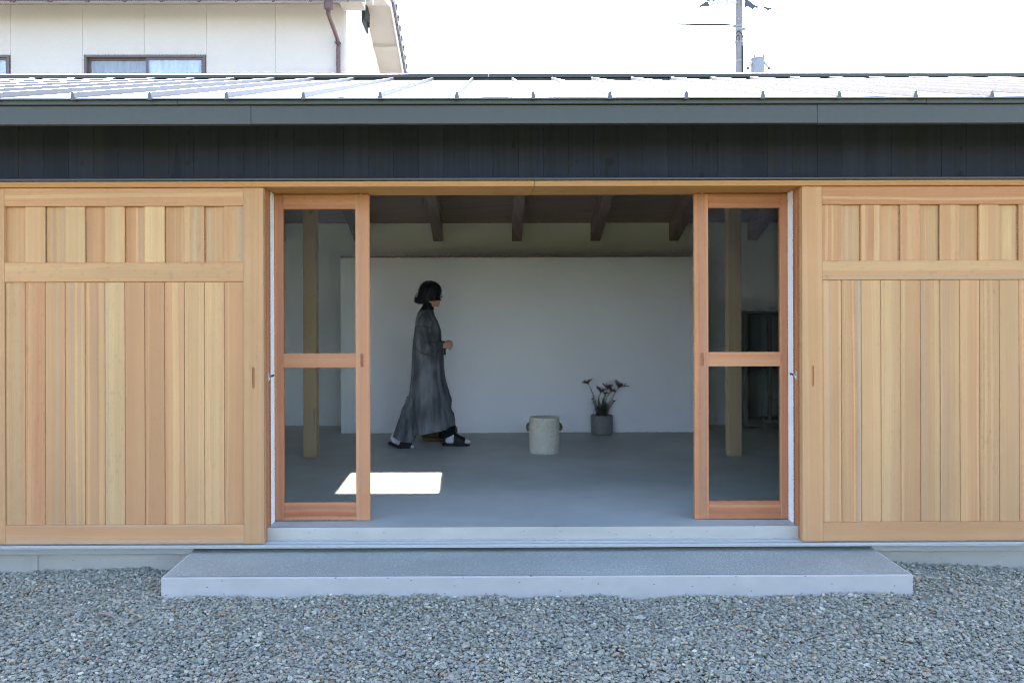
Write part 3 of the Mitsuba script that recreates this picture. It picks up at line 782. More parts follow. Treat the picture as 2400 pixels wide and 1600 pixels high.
plate([(-1.73, 14.72), (-1.68, 14.66), (-1.62, 14.70), (-1.52, 14.69), (-1.42, 14.71), (-1.36, 14.67), (-1.30, 14.74), (-1.30, 14.80), (-1.37, 14.83), (-1.36, 14.88), (-1.40, 14.92), (-1.48, 14.88), (-1.60, 14.80)], PY - 0.22)
plate([(-1.45, 14.96), (-1.36, 14.92), (-1.22, 14.95), (-1.14, 14.92), (-1.05, 14.95), (-1.0, 15.06), (-1.1, 15.18), (-1.3, 15.10)], PY - 0.22)
plate([(0.16, 14.74), (0.20, 14.66), (0.30, 14.70), (0.40, 14.66), (0.50, 14.56), (0.62, 14.66), (0.72, 14.62), (0.74, 14.69), (0.62, 14.73), (0.24, 15.02), (0.16, 15.05), (0.20, 14.9)], PY - 0.22)
plate([(0.96, 14.66), (1.16, 14.53), (1.32, 14.60), (1.33, 14.63), (1.0, 14.67)], PY - 0.22)
plate([(0.76, 15.13), (1.0, 15.06), (1.36, 15.02), (1.34, 15.06), (1.1, 15.17)], PY - 0.22)
for za, zb_, xa_, xb2 in ((14.78, 14.88, -1.26, -0.72), (15.08, 15.12, -0.98, -0.60), (14.88, 14.86, -0.42, -0.16)):
    n_ = 13
    tt = np.linspace(0, 1, n_)
    put(f"{P}__strain_insulator", tube(np.stack([PX + xa_ + (xb2 - xa_) * tt, np.full(n_, PY - 0.22), za + (zb_ - za) * tt], -1), 0.028 + 0.045 * np.abs(np.sin(tt * 9.4)), 12), "porcelain", smooth=True)
put(f"{P}__strain_insulator", tube([(PX - 0.62, PY - 0.24, 14.72), (PX - 0.60, PY - 0.24, 14.80), (PX - 0.55, PY - 0.24, 15.0), (PX - 0.52, PY - 0.24, 15.16)], [0.05, 0.07, 0.085, 0.06], 12), "porcelain", smooth=True)
put(f"{P}__guy_wire", tube([(PX - 0.35, PY - 0.1, 15.2), (PX - 0.15, PY - 0.06, 14.4)], 0.008, 5), "pole_steel", smooth=True)

TR = "pole_transformer"
tag(TR, "pale blue grey drum transformer beside the utility pole", "transformer")
tx, tz = 11.31, 12.50
put(f"{TR}__drum", lathe([(0.0, -1.0), (0.26, -1.0), (0.28, -0.97), (0.285, 0.0), (0.262, 0.07), (0.20, 0.11), (0.0, 0.13)], 32, (tx, PY, tz)), "transformer_paint", smooth=40)
put(f"{TR}__lid", lathe([(0.272, 0.03), (0.292, 0.03), (0.292, 0.062), (0.266, 0.075)], 32, (tx, PY, tz)), "pole_steel", smooth=40)
for dx in (-0.19, 0.19):
    put(f"{TR}__lid_clamp", cbox(tx + dx - 0.03, tx + dx + 0.03, PY - 0.24, PY - 0.18, tz + 0.03, tz + 0.17, 0.008), "pole_steel")
for s in (-1, 1):
    k = put(f"{TR}__bushing", tube([(tx + s * 0.26, PY - 0.08, tz - 0.10), (tx + s * 0.33, PY - 0.1, tz - 0.14), (tx + s * 0.40, PY - 0.12, tz - 0.27), (tx + s * 0.43, PY - 0.12, tz - 0.34)], [0.06, 0.075, 0.05, 0.045], 12), "porcelain", smooth=True)
    put(f"{k}__tip", tube([(tx + s * 0.43, PY - 0.12, tz - 0.33), (tx + s * 0.45, PY - 0.12, tz - 0.41)], 0.05, 10), "dark_steel")
put(f"{TR}__mounting_arm", join([cbox(PX + 0.12, tx + 0.3, PY + 0.14, PY + 0.20, 11.55, 11.65, 0.006), cbox(PX + 0.12, tx + 0.3, PY - 0.20, PY - 0.14, 11.55, 11.65, 0.006)]), "pole_steel")
put(f"{TR}__lead", tube(spline([(tx - 0.42, PY - 0.12, tz - 0.40), (tx - 0.5, PY - 0.12, tz - 0.62), (PX + 0.25, PY - 0.14, tz - 0.75), (PX + 0.14, PY - 0.12, tz - 0.6)], 20), 0.014, 6), "cable_black", smooth=True)

# lines
L1 = put("power_line", tube([(PX - 0.14, PY - 0.1, 13.72), (PX - 1.0, PY - 0.3, 13.70), (PX - 5, PY - 1.2, 13.55), (-14, PY - 5, 13.9)], 0.006, 6), "cable_black", smooth=True)
put(f"{L1}__sleeve", tube([(PX - 0.42, PY - 0.165, 13.945), (PX - 2.72, PY - 0.70, 13.80)], 0.033, 8), "cable_black", smooth=True)
scene[L1] = mikit.ply(tube([(PX - 0.14, PY - 0.1, 13.963), (PX - 0.42, PY - 0.165, 13.945), (PX - 2.72, PY - 0.70, 13.80), (PX - 9, PY - 2.2, 13.45), (-18, PY - 6, 14.2)], 0.006, 6), "cable_black", smooth=True)
tag(L1, "dark sleeved cable running left from the utility pole", "power line")
for i, (z0, z1, nm) in enumerate(((15.35, 13.2, "upper"), (14.2, 12.1, "lower"))):
    pts = spline([(PX + 0.13, PY + 0.1, z0), (PX + 6, PY + 1.5, (z0 * 0.6 + z1 * 0.4) - 0.5), (PX + 16, PY + 4, z1)], 24)
    k = put("power_line", tube(pts, 0.005, 5), "pole_steel", smooth=True)
    tag(k, f"faint thin line running right from the pole, the {nm} of two", "power line")

# ------------------------------------------------------------------ hedge across the garden, seen only mirrored in the glass
def hedge():
    n = 9000
    x = rng.uniform(-16, 16, n)
    u = rng.uniform(0, 1, n)
    z = 2.1 * np.sqrt(rng.uniform(0, 1, n)) * (0.92 + 0.12 * meshkit.noise(np.stack([x * 0.7, 0 * x, 0 * x], -1)))
    y = -14.5 + rng.uniform(-0.9, 0.9, n) + 0.5 * (meshkit.noise(np.stack([x, z, 0 * x], -1)) - 0.5)
    c = np.stack([x, y, z], -1)
    d1 = rng.normal(size=(n, 3))
    d1 /= np.linalg.norm(d1, axis=1, keepdims=True)
    d2 = np.cross(d1, rng.normal(size=(n, 3)))
    d2 /= np.linalg.norm(d2, axis=1, keepdims=True)
    s = rng.uniform(0.10, 0.24, (n, 1))
    v = np.stack([c - d1 * s, c + d2 * s * 0.6, c + d1 * s, c - d2 * s * 0.6], 1).reshape(-1, 3)
    i = np.arange(n)[:, None] * 4
    return v, np.vstack([i + [0, 1, 2], i + [0, 2, 3]])


mat("hedge_leaf", lambda p, n, uv: mix((0.018, 0.030, 0.012), (0.035, 0.050, 0.020), noise(p.x * 3, p.y * 3, p.z * 3)), 0.7, 0.3)
put("garden_hedge__foliage", hedge(), "hedge_leaf")
put("garden_hedge__core", cbox(-15.8, 15.8, -14.9, -14.1, 0.0, 1.8, 0.3), "hedge_leaf")
tag("garden_hedge", "dense dark green hedge across the garden, mirrored faintly in the right door glass", "hedge")
tag("garden_hedge__foliage", kind="stuff")

# ------------------------------------------------------------------ things inside
F = FLOOR + 0.002
# speckled ceramic stool with two rope loops
def speckle(base, dark):
    def col(p, n, uv):
        a = noise(p.x * 210, p.y * 210, p.z * 210)
        b = noise(p.x * 95 + 7, p.y * 95, p.z * 95)
        c = mi.Color3f(base) * (0.80 + 0.25 * fbm(p.x * 14, p.y * 14, p.z * 9)) * (0.9 + 0.2 * b)
        return mix(c, mi.Color3f(dark), smoothstep(0.60, 0.78, a) * 0.75)
    return col


mat("speckled_clay", speckle((0.60, 0.565, 0.45), (0.22, 0.205, 0.17)), 0.75, 0.25)
mat("grey_stoneware", speckle((0.235, 0.24, 0.215), (0.10, 0.10, 0.095)), 0.8, 0.2)
mat("rope", lambda p, n, uv: mix((0.20, 0.135, 0.06), (0.10, 0.065, 0.03), noise(p.x * 160, p.y * 160, p.z * 260)), 0.9, 0.1)
mat("plant_green", lambda p, n, uv: mix((0.035, 0.045, 0.025), (0.06, 0.065, 0.035), noise(p.x * 60, p.y * 60, p.z * 30)), 0.7, 0.25)
mat("plant_flower", lambda p, n, uv: mix((0.06, 0.035, 0.03), (0.10, 0.06, 0.035), noise(p.x * 80, p.y * 80, p.z * 50)), 0.8, 0.2)
mat("potting_soil", (0.04, 0.032, 0.025), 0.95, 0.05)

sx, sy = 0.485, 7.74
prof = [(0.0, 0.0), (0.134, 0.0), (0.1375, 0.004), (0.138, 0.15), (0.1365, 0.312), (0.133, 0.321), (0.124, 0.323), (0.116, 0.318), (0.0, 0.315)]
put("ceramic_stool__body", lathe(prof, 64, (sx, sy, F)), "speckled_clay", smooth=35)
for s in (-1, 1):
    a = np.linspace(0, 2 * np.pi, 25)
    loops = []
    for dy in (-0.011, 0.011):
        pts = np.stack([sx + s * (0.141 + 0.014 * np.cos(a)), sy + dy + 0.005 * np.sin(a * 2), F + 0.232 + 0.026 * np.sin(a) - 0.008 * np.cos(a)], -1)
        loops.append(tube(pts, 0.0105 + 0.0022 * np.sin(a * 9 + dy * 200), 8, caps=False))
    put("ceramic_stool__handle", join(loops), "rope", smooth=True)
tag("ceramic_stool", "pale speckled drum stool with brown rope loop handles on the floor", "stool")

# planter with kangaroo paw
gx, gy = 1.171, 9.0
prof = [(0.0, 0.0), (0.098, 0.0), (0.110, 0.010), (0.1155, 0.05), (0.117, 0.20), (0.1145, 0.203), (0.105, 0.202), (0.103, 0.17), (0.0, 0.17)]
put("flower_pot__body", lathe(prof, 56, (gx, gy, F)), "grey_stoneware", smooth=35)
put("flower_pot__soil", lathe([(0.0, 0.1725), (0.06, 0.178), (0.1028, 0.172)], 40, (gx, gy, F)), "potting_soil", smooth=True)
tag("flower_pot", "round grey stoneware pot on the floor in front of the white partition", "pot")
tag("kangaroo_paw", "dark spindly flowering plant growing in the grey stoneware pot", "plant")
base_z = F + 0.175
prng = np.random.default_rng(21)


def claw(at, direction, size, n):
    """A paw of curled tubular flowers fanning from the tip of a stem."""
    at, d = np.asarray(at, float), np.asarray(direction, float)
    d = d / np.linalg.norm(d)
    a = np.cross(d, [0.1, 1, 0.2])
    a /= np.linalg.norm(a)
    b = np.cross(d, a)
    parts = []
    for i in range(n + 5):
        th = 2 * np.pi * i * 0.618 + prng.uniform(-0.3, 0.3)
        sp = prng.uniform(0.3, 1.45)
        side = a * math.cos(th) * 1.2 + b * math.sin(th) * 0.7
        L = size * prng.uniform(0.75, 1.15)
        p1 = at + (d * 0.55 + side * 0.25 * sp) * L
        p2 = at + (d * 0.95 + side * 0.75 * sp) * L
        p3 = p2 + (d * 0.12 + side * 0.35) * L * 0.5
        parts.append(tube(spline([at, p1, p2, p3], 7), np.array([0.003, 0.0036, 0.0042, 0.004, 0.0036, 0.004, 0.002]) * (size / 0.05) ** 0.5, 6))
    return join(parts)


stems = [((-0.030, 0.01), (-0.065, 0.18), (-0.135, 0.345), 0.048, 9), ((-0.018, -0.02), (-0.035, 0.15), (-0.015, 0.255), 0.055, 10), ((0.0, 0.02), (0.022, 0.16), (0.055, 0.290), 0.058, 9),
         ((0.012, -0.01), (0.04, 0.17), (0.092, 0.262), 0.050, 9), ((0.025, 0.015), (0.085, 0.15), (0.172, 0.305), 0.066, 11), ((-0.04, -0.015), (-0.07, 0.11), (-0.095, 0.185), 0.026, 5), ((0.03, -0.02), (0.075, 0.10), (0.115, 0.165), 0.022, 5), ((-0.005, 0.0), (0.005, 0.14), (0.03, 0.24), 0.03, 5)]
for (bx, by), (mx, mz), (tx_, tz_), sz, nf in stems:
    yo = prng.uniform(-0.03, 0.03)
    pts = spline([(gx + bx, gy + by, base_z), (gx + mx, gy + by + yo * 0.5, base_z + mz), (gx + tx_, gy + by + yo, base_z + tz_)], 14)
    k = put("kangaroo_paw__stem", tube(pts, np.linspace(0.0048, 0.0036, 14), 6), "plant_green", smooth=True)
    dr_ = pts[-1] - pts[-3]
    dr_ = dr_ / np.linalg.norm(dr_) + np.array([0, 0, 0.35])
    put(f"{k}__flower", claw(pts[-1], dr_, sz, nf), "plant_flower", smooth=True)
blades = []
for i in range(150):
    th, r = prng.uniform(0, 2 * np.pi), abs(prng.normal(0, 0.03))
    L = prng.uniform(0.06, 0.18) * (1 if i % 4 else 1.35)
    lean = prng.uniform(0.1, 0.75)
    d = np.array([math.cos(th), 0.8 * math.sin(th), 0])
    p = np.array([gx, gy, base_z - 0.004]) + d * min(r, 0.08)
    pts = spline([p, p + d * lean * L * 0.25 + [0, 0, L * 0.55], p + d * lean * L * 0.8 + [0, 0, L]], 6)
    w = np.cross(d, [0, 0, 1.0]) * 0.005
    tp = np.array([0.7, 1, 1, 0.85, 0.55, 0.03])[:, None]
    blades.append((np.concatenate([pts - w * tp, pts + d * 0.0015, pts + w * tp]), grid_faces(3, 6, False)))
put("kangaroo_paw__foliage", join(blades), "plant_green", smooth=True)
tag("kangaroo_paw__foliage", kind="stuff")

# low round wooden stool behind the walking person
lx, ly = -0.54, 8.62
prof = [(0.0, 0.0), (0.150, 0.0), (0.155, 0.008), (0.152, 0.035), (0.0, 0.036)]
v, f = lathe(prof, 48, (lx, ly, F))
put("low_stool__base", (v, f), "stool_wood", smooth=35)
th = np.linspace(-np.pi / 2, np.pi / 2, 13)
prof = [(0.0, 0.040)] + [(0.155 + 0.05 * math.cos(a), 0.095 + 0.055 * math.sin(a)) for a in th] + [(0.0, 0.152)]
v, f = lathe(prof, 56, (lx, ly, F))
put("low_stool__seat", (v, f), "stool_wood", smooth=40)
tag("low_stool", "low round brown wooden stool half hidden behind the walking person", "low stool")

# glazed cabinet with a wire rack at the far right
mat("cabinet_frame", (0.12, 0.118, 0.115), 0.5, 0.3)
mat("cabinet_back", lambda p, n, uv: mi.Color3f(0.40, 0.41, 0.42) * (0.7 + 0.6 * noise(p.x * 22, 1.0, p.z * 0.7)), 0.7, 0.3)
mat("rack_wire", (0.22, 0.22, 0.215), 0.5, 0.4, 0.2)
C = "display_cabinet"
tag(C, "dark glazed cabinet against the back wall behind the right glass door", "cabinet")
cx0, cx1, cy0, cy1, cz1 = 2.80, 3.60, 9.42, 9.80, F + 1.30
put(f"{C}__back_panel", cbox(cx0 + 0.03, cx1 - 0.03, cy1 - 0.015, cy1, F + 0.10, cz1 - 0.03), "cabinet_back")
put(f"{C}__top", cbox(cx0, cx1, cy0, cy1, cz1 - 0.03, cz1, 0.003), "cabinet_frame")
put(f"{C}__bottom", cbox(cx0, cx1, cy0, cy1, F + 0.02, F + 0.10, 0.003), "cabinet_frame")
for x in (cx0, cx0 + 0.27, cx1 - 0.045):
    put(f"{C}__upright", cbox(x, x + 0.045, cy0, cy0 + 0.04, F + 0.10, cz1 - 0.03, 0.003), "cabinet_frame")
for x in (cx0, cx1 - 0.02):
    put(f"{C}__side_panel", cbox(x, x + 0.02, cy0 + 0.04, cy1 - 0.016, F + 0.10, cz1 - 0.03), "cabinet_frame")
put(f"{C}__shelf", cbox(cx0 + 0.02, cx1 - 0.02, cy0 + 0.05, cy1 - 0.02, F + 0.66, F + 0.68), "cabinet_frame")
for a, b in ((cx0 + 0.045, cx0 + 0.27), (cx0 + 0.315, cx1 - 0.045)):
    put(f"{C}__glass", (np.array([[a, cy0 + 0.02, F + 0.1], [b, cy0 + 0.02, F + 0.1], [b, cy0 + 0.02, cz1 - 0.03], [a, cy0 + 0.02, cz1 - 0.03]]), np.array([[0, 1, 2], [0, 2, 3]])), "pane_glass")
R = "wire_rack"
tag(R, "low pale wire rack standing in front of the dark glazed cabinet", "rack")
ra, rb, ry, rz0, rz1 = 2.98, 3.52, 9.30, F + 0.0, F + 0.33
for z in (F + 0.085, F + 0.10, F + 0.22, rz1):
    put(f"{R}__rail", tube([(ra, ry, z), (rb, ry, z)], 0.004, 6), "rack_wire")
for x in np.linspace(ra, rb, 10):
    put(f"{R}__wire", tube([(x, ry, F + 0.085 if ra + 0.01 < x < rb - 0.01 else F), (x, ry, rz1)], 0.0035, 6), "rack_wire")
for x in (ra, rb):
    put(f"{R}__foot", tube([(x, ry - 0.06, F + 0.005), (x, ry + 0.06, F + 0.005)], 0.005, 6), "rack_wire")

# ------------------------------------------------------------------ the walking person
WX, WY, U = -0.584, 8.12, 1 / 839.0
S = lambda cx, cy, y=0.0: (WX + (cx - 430) * U, WY + y, F + (1449 - cy) * U)
N = "person"
tag(N, "person with black bob walking right in a long grey washed shirt dress and black slides", "person")
mat("skin", (0.50, 0.30, 0.205), 0.55, 0.35)
mat("hair_black", lambda p, n, uv: mi.Color3f(0.008, 0.007, 0.009) * (0.7 + 0.7 * noise(p.x * 160, p.y * 160, p.z * 12)), 0.5, 0.18)
mat("black_knit", (0.012, 0.012, 0.014), 0.9, 0.1)
mat("sock_white", lambda p, n, uv: mi.Color3f(0.66, 0.66, 0.66) * (0.93 + 0.1 * noise(p.x * 300, p.y * 300, p.z * 60)), 0.9, 0.1)
mat("slide_black", (0.008, 0.008, 0.008), 0.5, 0.2)


def washed_cloth(p, n, uv):
    streak = fbm(p.x * 19 + 0.8 * p.z, p.y * 19, p.z * 2.2, 4)
    blotch = fbm(p.x * 9, p.y * 9, p.z * 5, 3)
    weave = noise(p.x * 500, p.y * 500, p.z * 500)
    t_ = smoothstep(0.34, 0.74, 0.62 * streak + 0.38 * blotch)
    return mix((0.058, 0.063, 0.068), (0.20, 0.21, 0.22), t_) * (0.9 + 0.2 * weave)


mat("washed_grey", washed_cloth, 0.85, 0.15)

# skin: one continuous body from head to feet
bones = [bone(S(452, 200), 0.078, S(448, 222), 0.082), bone(S(452, 205, 0.0), 0.07, S(482, 268, 0.014), 0.052), bone(S(470, 262, 0.010), 0.046, S(497, 318, 0.026), 0.018), bone(S(448, 290, -0.012), 0.030, S(494, 320, 0.018), 0.017),
         bone(S(506, 250, 0.022), 0.016, S(521, 262, 0.030), 0.008), bone(S(503, 300, 0.027), 0.014, S(509, 301, 0.03), 0.009), sph(S(452, 250, -0.068), 0.012),
         bone(S(438, 270), 0.050, S(425, 365), 0.052), bone(S(425, 365), 0.050, S(422, 470), 0.080), bone(S(420, 425, -0.12), 0.042, S(420, 425, 0.12), 0.042), bone(S(425, 470), 0.085, S(425, 640), 0.090), bone(S(425, 700, -0.06), 0.085, S(425, 700, 0.06), 0.085), bone(S(425, 640), 0.090, S(425, 700), 0.095)]
arm_n = [S(412, 432, -0.150), S(398, 655, -0.235), S(545, 640, -0.115)]
arm_f = [S(412, 432, 0.150), S(415, 650, 0.225), S(548, 640, 0.045)]
for A, hy in ((arm_n, -1), (arm_f, 1)):
    bones += [bone(A[0], 0.045, A[1], 0.036), bone(A[1], 0.036, A[2], 0.023)]
    # palm and five fingers, folded over one another in front of the waist
    w = np.array(A[2])
    pa = w + np.array([0.035, 0.030 if hy < 0 else -0.020, 0.004 + (0.012 if hy > 0 else 0)])
    bones += [bone(w, 0.021, pa, 0.022), bone(w + [0.015, 0, 0.012], 0.016, pa + [0.008, 0, 0.020], 0.014), bone(w + [0.015, 0, -0.012], 0.016, pa + [0.006, 0, -0.020], 0.013)]
    for i in range(4):
        L = (0.030, 0.033, 0.031, 0.024)[i]
        k0 = pa + np.array([0.014, 0.004 * hy, 0.022 - 0.0150 * i])
        k1 = k0 + np.array([L * 0.72, 0.012 * -hy, -0.004])
        k2 = k1 + np.array([L * 0.10, 0.026 * -hy, -0.010])
        k3 = k2 + np.array([-L * 0.45, 0.014 * -hy, -0.004])
        bones += [bone(k0, 0.0092, k1, 0.0082), bone(k1, 0.0082, k2, 0.0074), bone(k2, 0.0074, k3, 0.0066)]
    t0 = w + np.array([0.022, 0.006 * hy, 0.020])
    t1 = t0 + np.array([0.028, -0.010 * hy, 0.016])
    bones += [bone(t0, 0.0115, t1, 0.0095), bone(t1, 0.0095, t1 + [0.022, -0.012 * hy, -0.004], 0.0078)]
hipn, hipf = S(425, 720, -0.07), S(425, 720, 0.07)
kn_f, an_f = S(545, 1080, 0.075), S(593, 1372, 0.07)        # leading leg, on the far side
kn_n, an_n = S(335, 1085, -0.075), S(160, 1372, -0.07)      # trailing leg, near side
bones += [bone(hipf, 0.085, kn_f, 0.052), bone(kn_f, 0.050, an_f, 0.034), bone(hipn, 0.085, kn_n, 0.052), bone(kn_n, 0.050, an_n, 0.034)]
heel_f, ball_f = S(580, 1405, 0.07), S(705, 1414, 0.075)
heel_n, ball_n = S(165, 1390, -0.07), S(262, 1432, -0.072)
bones += [bone(an_f, 0.034, heel_f, 0.028), bone(an_f, 0.033, ball_f, 0.020), bone(heel_f, 0.026, ball_f, 0.020), bone(an_n, 0.034, heel_n, 0.027), bone(an_n, 0.033, ball_n, 0.018), bone(heel_n, 0.026, ball_n, 0.018)]
bt = body_of(bones, 0.009, 8)
put(f"{N}__body", bt, "skin", smooth=True)


def loft(rows, n=72, fold=None, hem=None, centre_y=0.0, power=2.3):
    """rows: (height cy, left cx, right cx, half depth), top to bottom, as a closed tube round the figure."""
    rows = np.asarray(rows, float)
    m = 56
    cyv = np.linspace(0, 1, m)
    cy0_, cy1_ = rows[0, 0], rows[-1, 0]
    ang = np.arange(n) * 2 * np.pi / n
    ca, sa = np.cos(ang), np.sin(ang)
    ex = np.sign(ca) * np.abs(ca) ** (2 / power)
    ey = np.sign(sa) * np.abs(sa) ** (2 / power)
    bottom = np.full(n, cy1_)
    if hem is not None:
        xl, xr = rows[-1, 1], rows[-1, 2]
        bottom = np.interp((xl + xr) / 2 + (xr - xl) / 2 * ex, hem[0], hem[1])
    CY = cy0_ + (bottom[None] - cy0_) * cyv[:, None]
    L = np.interp(CY, rows[:, 0], rows[:, 1])
    R = np.interp(CY, rows[:, 0], rows[:, 2])
    D = np.interp(CY, rows[:, 0], rows[:, 3])
    k = np.zeros_like(CY)
    if fold is not None:
        k = fold(CY, np.broadcast_to(ang, CY.shape))
    X = (L + R) / 2 + (R - L) / 2 * ex[None] * (1 + k * np.abs(sa)[None])
    Y = centre_y + D * ey[None] * (1 + k)
    v = np.stack([WX + (X - 430) * U, WY + Y, F + (1449 - CY) * U], -1).reshape(-1, 3)
    return v, grid_faces(m, n, True)


def folds(cy, a):
    g_ = np.clip((cy - 420) / 800, 0, 1)
    return 0.02 * np.sin(3 * a + 1) * g_ + 0.75 * g_ * (0.075 * np.sin(7 * a + 0.8 + cy * 0.0012) + 0.05 * np.sin(13 * a + 2 - cy * 0.002) + 0.03 * np.sin(19 * a + cy * 0.004)) + 0.015 * np.sin(cy * 0.035 + 5 * a) * np.clip((cy - 380) / 60, 0, 1)


rows = [(350, 368, 464, 0.055), (358, 358, 466, 0.075), (372, 346, 467, 0.115), (390, 337, 471, 0.155), (415, 331, 482, 0.178), (450, 325, 500, 0.185), (490, 320, 515, 0.185), (520, 314, 525, 0.185), (600, 302, 528, 0.19), (700, 295, 543, 0.20), (800, 291, 548, 0.205),
        (900, 284, 556, 0.215), (1000, 276, 584, 0.23), (1050, 262, 600, 0.235), (1085, 250, 610, 0.235), (1105, 246, 604, 0.235), (1150, 236, 604, 0.235), (1165, 234, 616, 0.235), (1270, 236, 634, 0.235), (1345, 240, 640, 0.23)]
put(f"{N}__dress", loft(rows, 110, folds, ([236, 330, 490, 560, 636], [1345, 1338, 1312, 1298, 1272])), "washed_grey", smooth=True)
tag(f"{N}__dress", "long washed grey shirt dress with streaked folds")
# near leg of the wide grey trousers, flaring over the trailing foot
rows = [(1040, 258, 420, 0.10), (1100, 240, 420, 0.11), (1140, 216, 415, 0.115), (1200, 200, 400, 0.115), (1270, 174, 370, 0.115), (1345, 148, 335, 0.11), (1400, 140, 312, 0.11)]
put(f"{N}__trouser_leg", loft(rows, 80, lambda cy, a: 0.05 * np.sin(6 * a + cy * 0.004) + 0.03 * np.sin(11 * a), ([142, 225, 312], [1353, 1388, 1402]), -0.085), "washed_grey", smooth=True)
rows = [(1180, 500, 622, 0.075), (1250, 498, 634, 0.075), (1310, 496, 634, 0.07), (1385, 502, 628, 0.065)]
put(f"{N}__trouser_leg", loft(rows, 60, lambda cy, a: 0.03 * np.sin(5 * a + cy * 0.01), ([500, 560, 630], [1386, 1382, 1352]), 0.07), "black_knit", smooth=True)
tag(f"{N}__trouser_leg_001", "black trouser leg under the hem")
# sleeves
for A, s in ((arm_n, -1), (arm_f, 1)):
    sh, el, wr = (np.array(q_) for q_ in A)
    m_ = 44
    t_ = np.linspace(0, 1, m_)
    pts = spline([sh + [0.0, -s * 0.075, 0.055], sh + [-0.006, s * 0.004, -0.05], (sh + el) / 2 + [-0.012, 0, 0], el + [0.008, 0, 0.006], (el + wr) / 2 + [0.0, 0, -0.012], wr + [-0.006, 0, 0]], m_)
    rad = np.interp(t_, [0, 0.12, 0.3, 0.55, 0.75, 0.93, 1.0], [0.050, 0.074, 0.070, 0.066, 0.060, 0.046, 0.038])
    v, f = tube(pts, rad, 32, caps=False)
    nn = meshkit.fbm(v * [26, 26, 26], 3, 4)[:, None] - 0.5
    centre = np.repeat(pts, 32, 0)
    ang_ = np.tile(np.arange(32) * 2 * np.pi / 32, m_)
    ring = np.repeat(t_, 32)
    k = 0.30 * nn[:, 0] + 0.055 * np.sin(ring * 44 + 2.2 * np.sin(ang_ + 1)) * np.clip(1 - np.abs(ring - 0.58) / 0.42, 0, 1)
    v = centre + (v - centre) * (1 + k[:, None])
    put(f"{N}__sleeve", (v, f), "washed_grey", smooth=True)
# tie end hanging below the far cuff
v = np.array([S(542, 655, 0.04), S(560, 662, 0.03), S(563, 722, 0.03), S(541, 712, 0.045)])
put(f"{N}__cuff_flap", (np.vstack([v, v + [0, 0.006, 0]]), np.array([[0, 1, 2], [0, 2, 3], [4, 6, 5], [4, 7, 6]])), "washed_grey")
# collar band and black roll neck
ang_ = np.arange(48) * 2 * np.pi / 48
cols = []
for (cy, xl, xr, b_, tilt) in ((366, 362, 468, 0.075, -4), (356, 362, 467, 0.068, -5), (346, 366, 465, 0.060, -5)):
    x = (xl + xr) / 2 + (xr - xl) / 2 * np.cos(ang_)
    cols.append(np.stack([WX + (x - 430) * U, WY + b_ * np.sin(ang_), F + (1449 - (cy + tilt * np.cos(ang_))) * U], -1))
put(f"{N}__collar", (np.vstack(cols), grid_faces(3, 48, True)), "washed_grey", smooth=True)
rows = [(290, 398, 462, 0.050), (305, 392, 464, 0.053), (318, 380, 466, 0.056), (330, 374, 468, 0.057), (345, 366, 470, 0.060), (362, 350, 466, 0.075)]
put(f"{N}__roll_neck", loft(rows, 48, lambda cy, a: 0.03 * np.sin(cy * 0.25 + np.sin(2 * a))), "black_knit", smooth=True)
# hair: a bob with flicked ends
rows = [(124, 422, 446, 0.010), (127, 405, 462, 0.030), (134, 391, 482, 0.048), (148, 374, 503, 0.066), (168, 358, 520, 0.080), (188, 350, 529, 0.088), (210, 345, 530, 0.092), (232, 339, 523, 0.094), (252, 333, 518, 0.094), (268, 326, 516, 0.093), (282, 319, 517, 0.092), (296, 318, 512, 0.088), (310, 330, 500, 0.08)]
hm = ([318, 345, 372, 400, 430, 470, 500, 517], [296, 306, 312, 306, 292, 286, 284, 283])
v, f = loft(rows, 96, lambda cy, a: 0.030 * np.sin(17 * a + cy * 0.02) + 0.022 * np.sin(31 * a - cy * 0.03), hm, 0.004)
put(f"{N}__hair", (v, f), "hair_black", smooth=True)
hr = np.random.default_rng(5)
tips = []
for i in range(70):
    a = hr.uniform(0, 2 * np.pi)
    ca, sa = math.cos(a), math.sin(a)
    cx = 418 + 98 * ca
    cy = np.interp(cx, hm[0], hm[1])
    out = (-1 if ca < -0.2 else 1 if ca > 0.55 else 0)
    p0 = np.array(S(cx, cy - 42, 0.088 * sa))
    p1 = np.array(S(cx + out * 1, cy - 12, 0.089 * sa))
    fl = hr.uniform(0.3, 1.0)
    p2 = np.array(S(cx + out * 15 * fl + hr.normal(0, 3), cy + hr.uniform(0, 9) - 5 * (out != 0), (0.089 + 0.006 * fl) * sa))
    tips.append(tube(spline([p0, p1, p2], 7), [0.004, 0.006, 0.006, 0.005, 0.004, 0.0025, 0.0006], 5))
for pts in ([(338, 240, -0.05), (322, 262, -0.055), (310, 282, -0.05), (302, 279, -0.05)], [(334, 225, -0.02), (318, 255, -0.025), (316, 285, -0.02)], [(528, 196, -0.02), (532, 208, -0.01), (527, 216, -0.008)], [(516, 262, -0.02), (520, 280, -0.015), (529, 282, -0.01)]):
    tips.append(tube(spline([S(*q_) for q_ in pts], 9), np.linspace(0.0035, 0.0006, 9), 5))
put(f"{N}__hair__ends", join(tips), "hair_black", smooth=True)
# round glasses seen from the side
a = np.linspace(0, 2 * np.pi, 25)
gl_ = []
for yc in (-0.012, 0.052):
    pts = np.stack([WX + (524 - 430) * U + 0.008 * np.cos(a) + 0.10 * (yc - 0.02), WY + yc + 0.018 * np.cos(a), F + (1449 - 240) * U + 0.021 * np.sin(a)], -1)
    gl_.append(tube(pts, 0.0022, 6, caps=False))
gl_.append(tube([S(520, 236, -0.03), S(455, 238, -0.085)], 0.0018, 6))
put(f"{N}__glasses", join(gl_), "black_plastic", smooth=True)
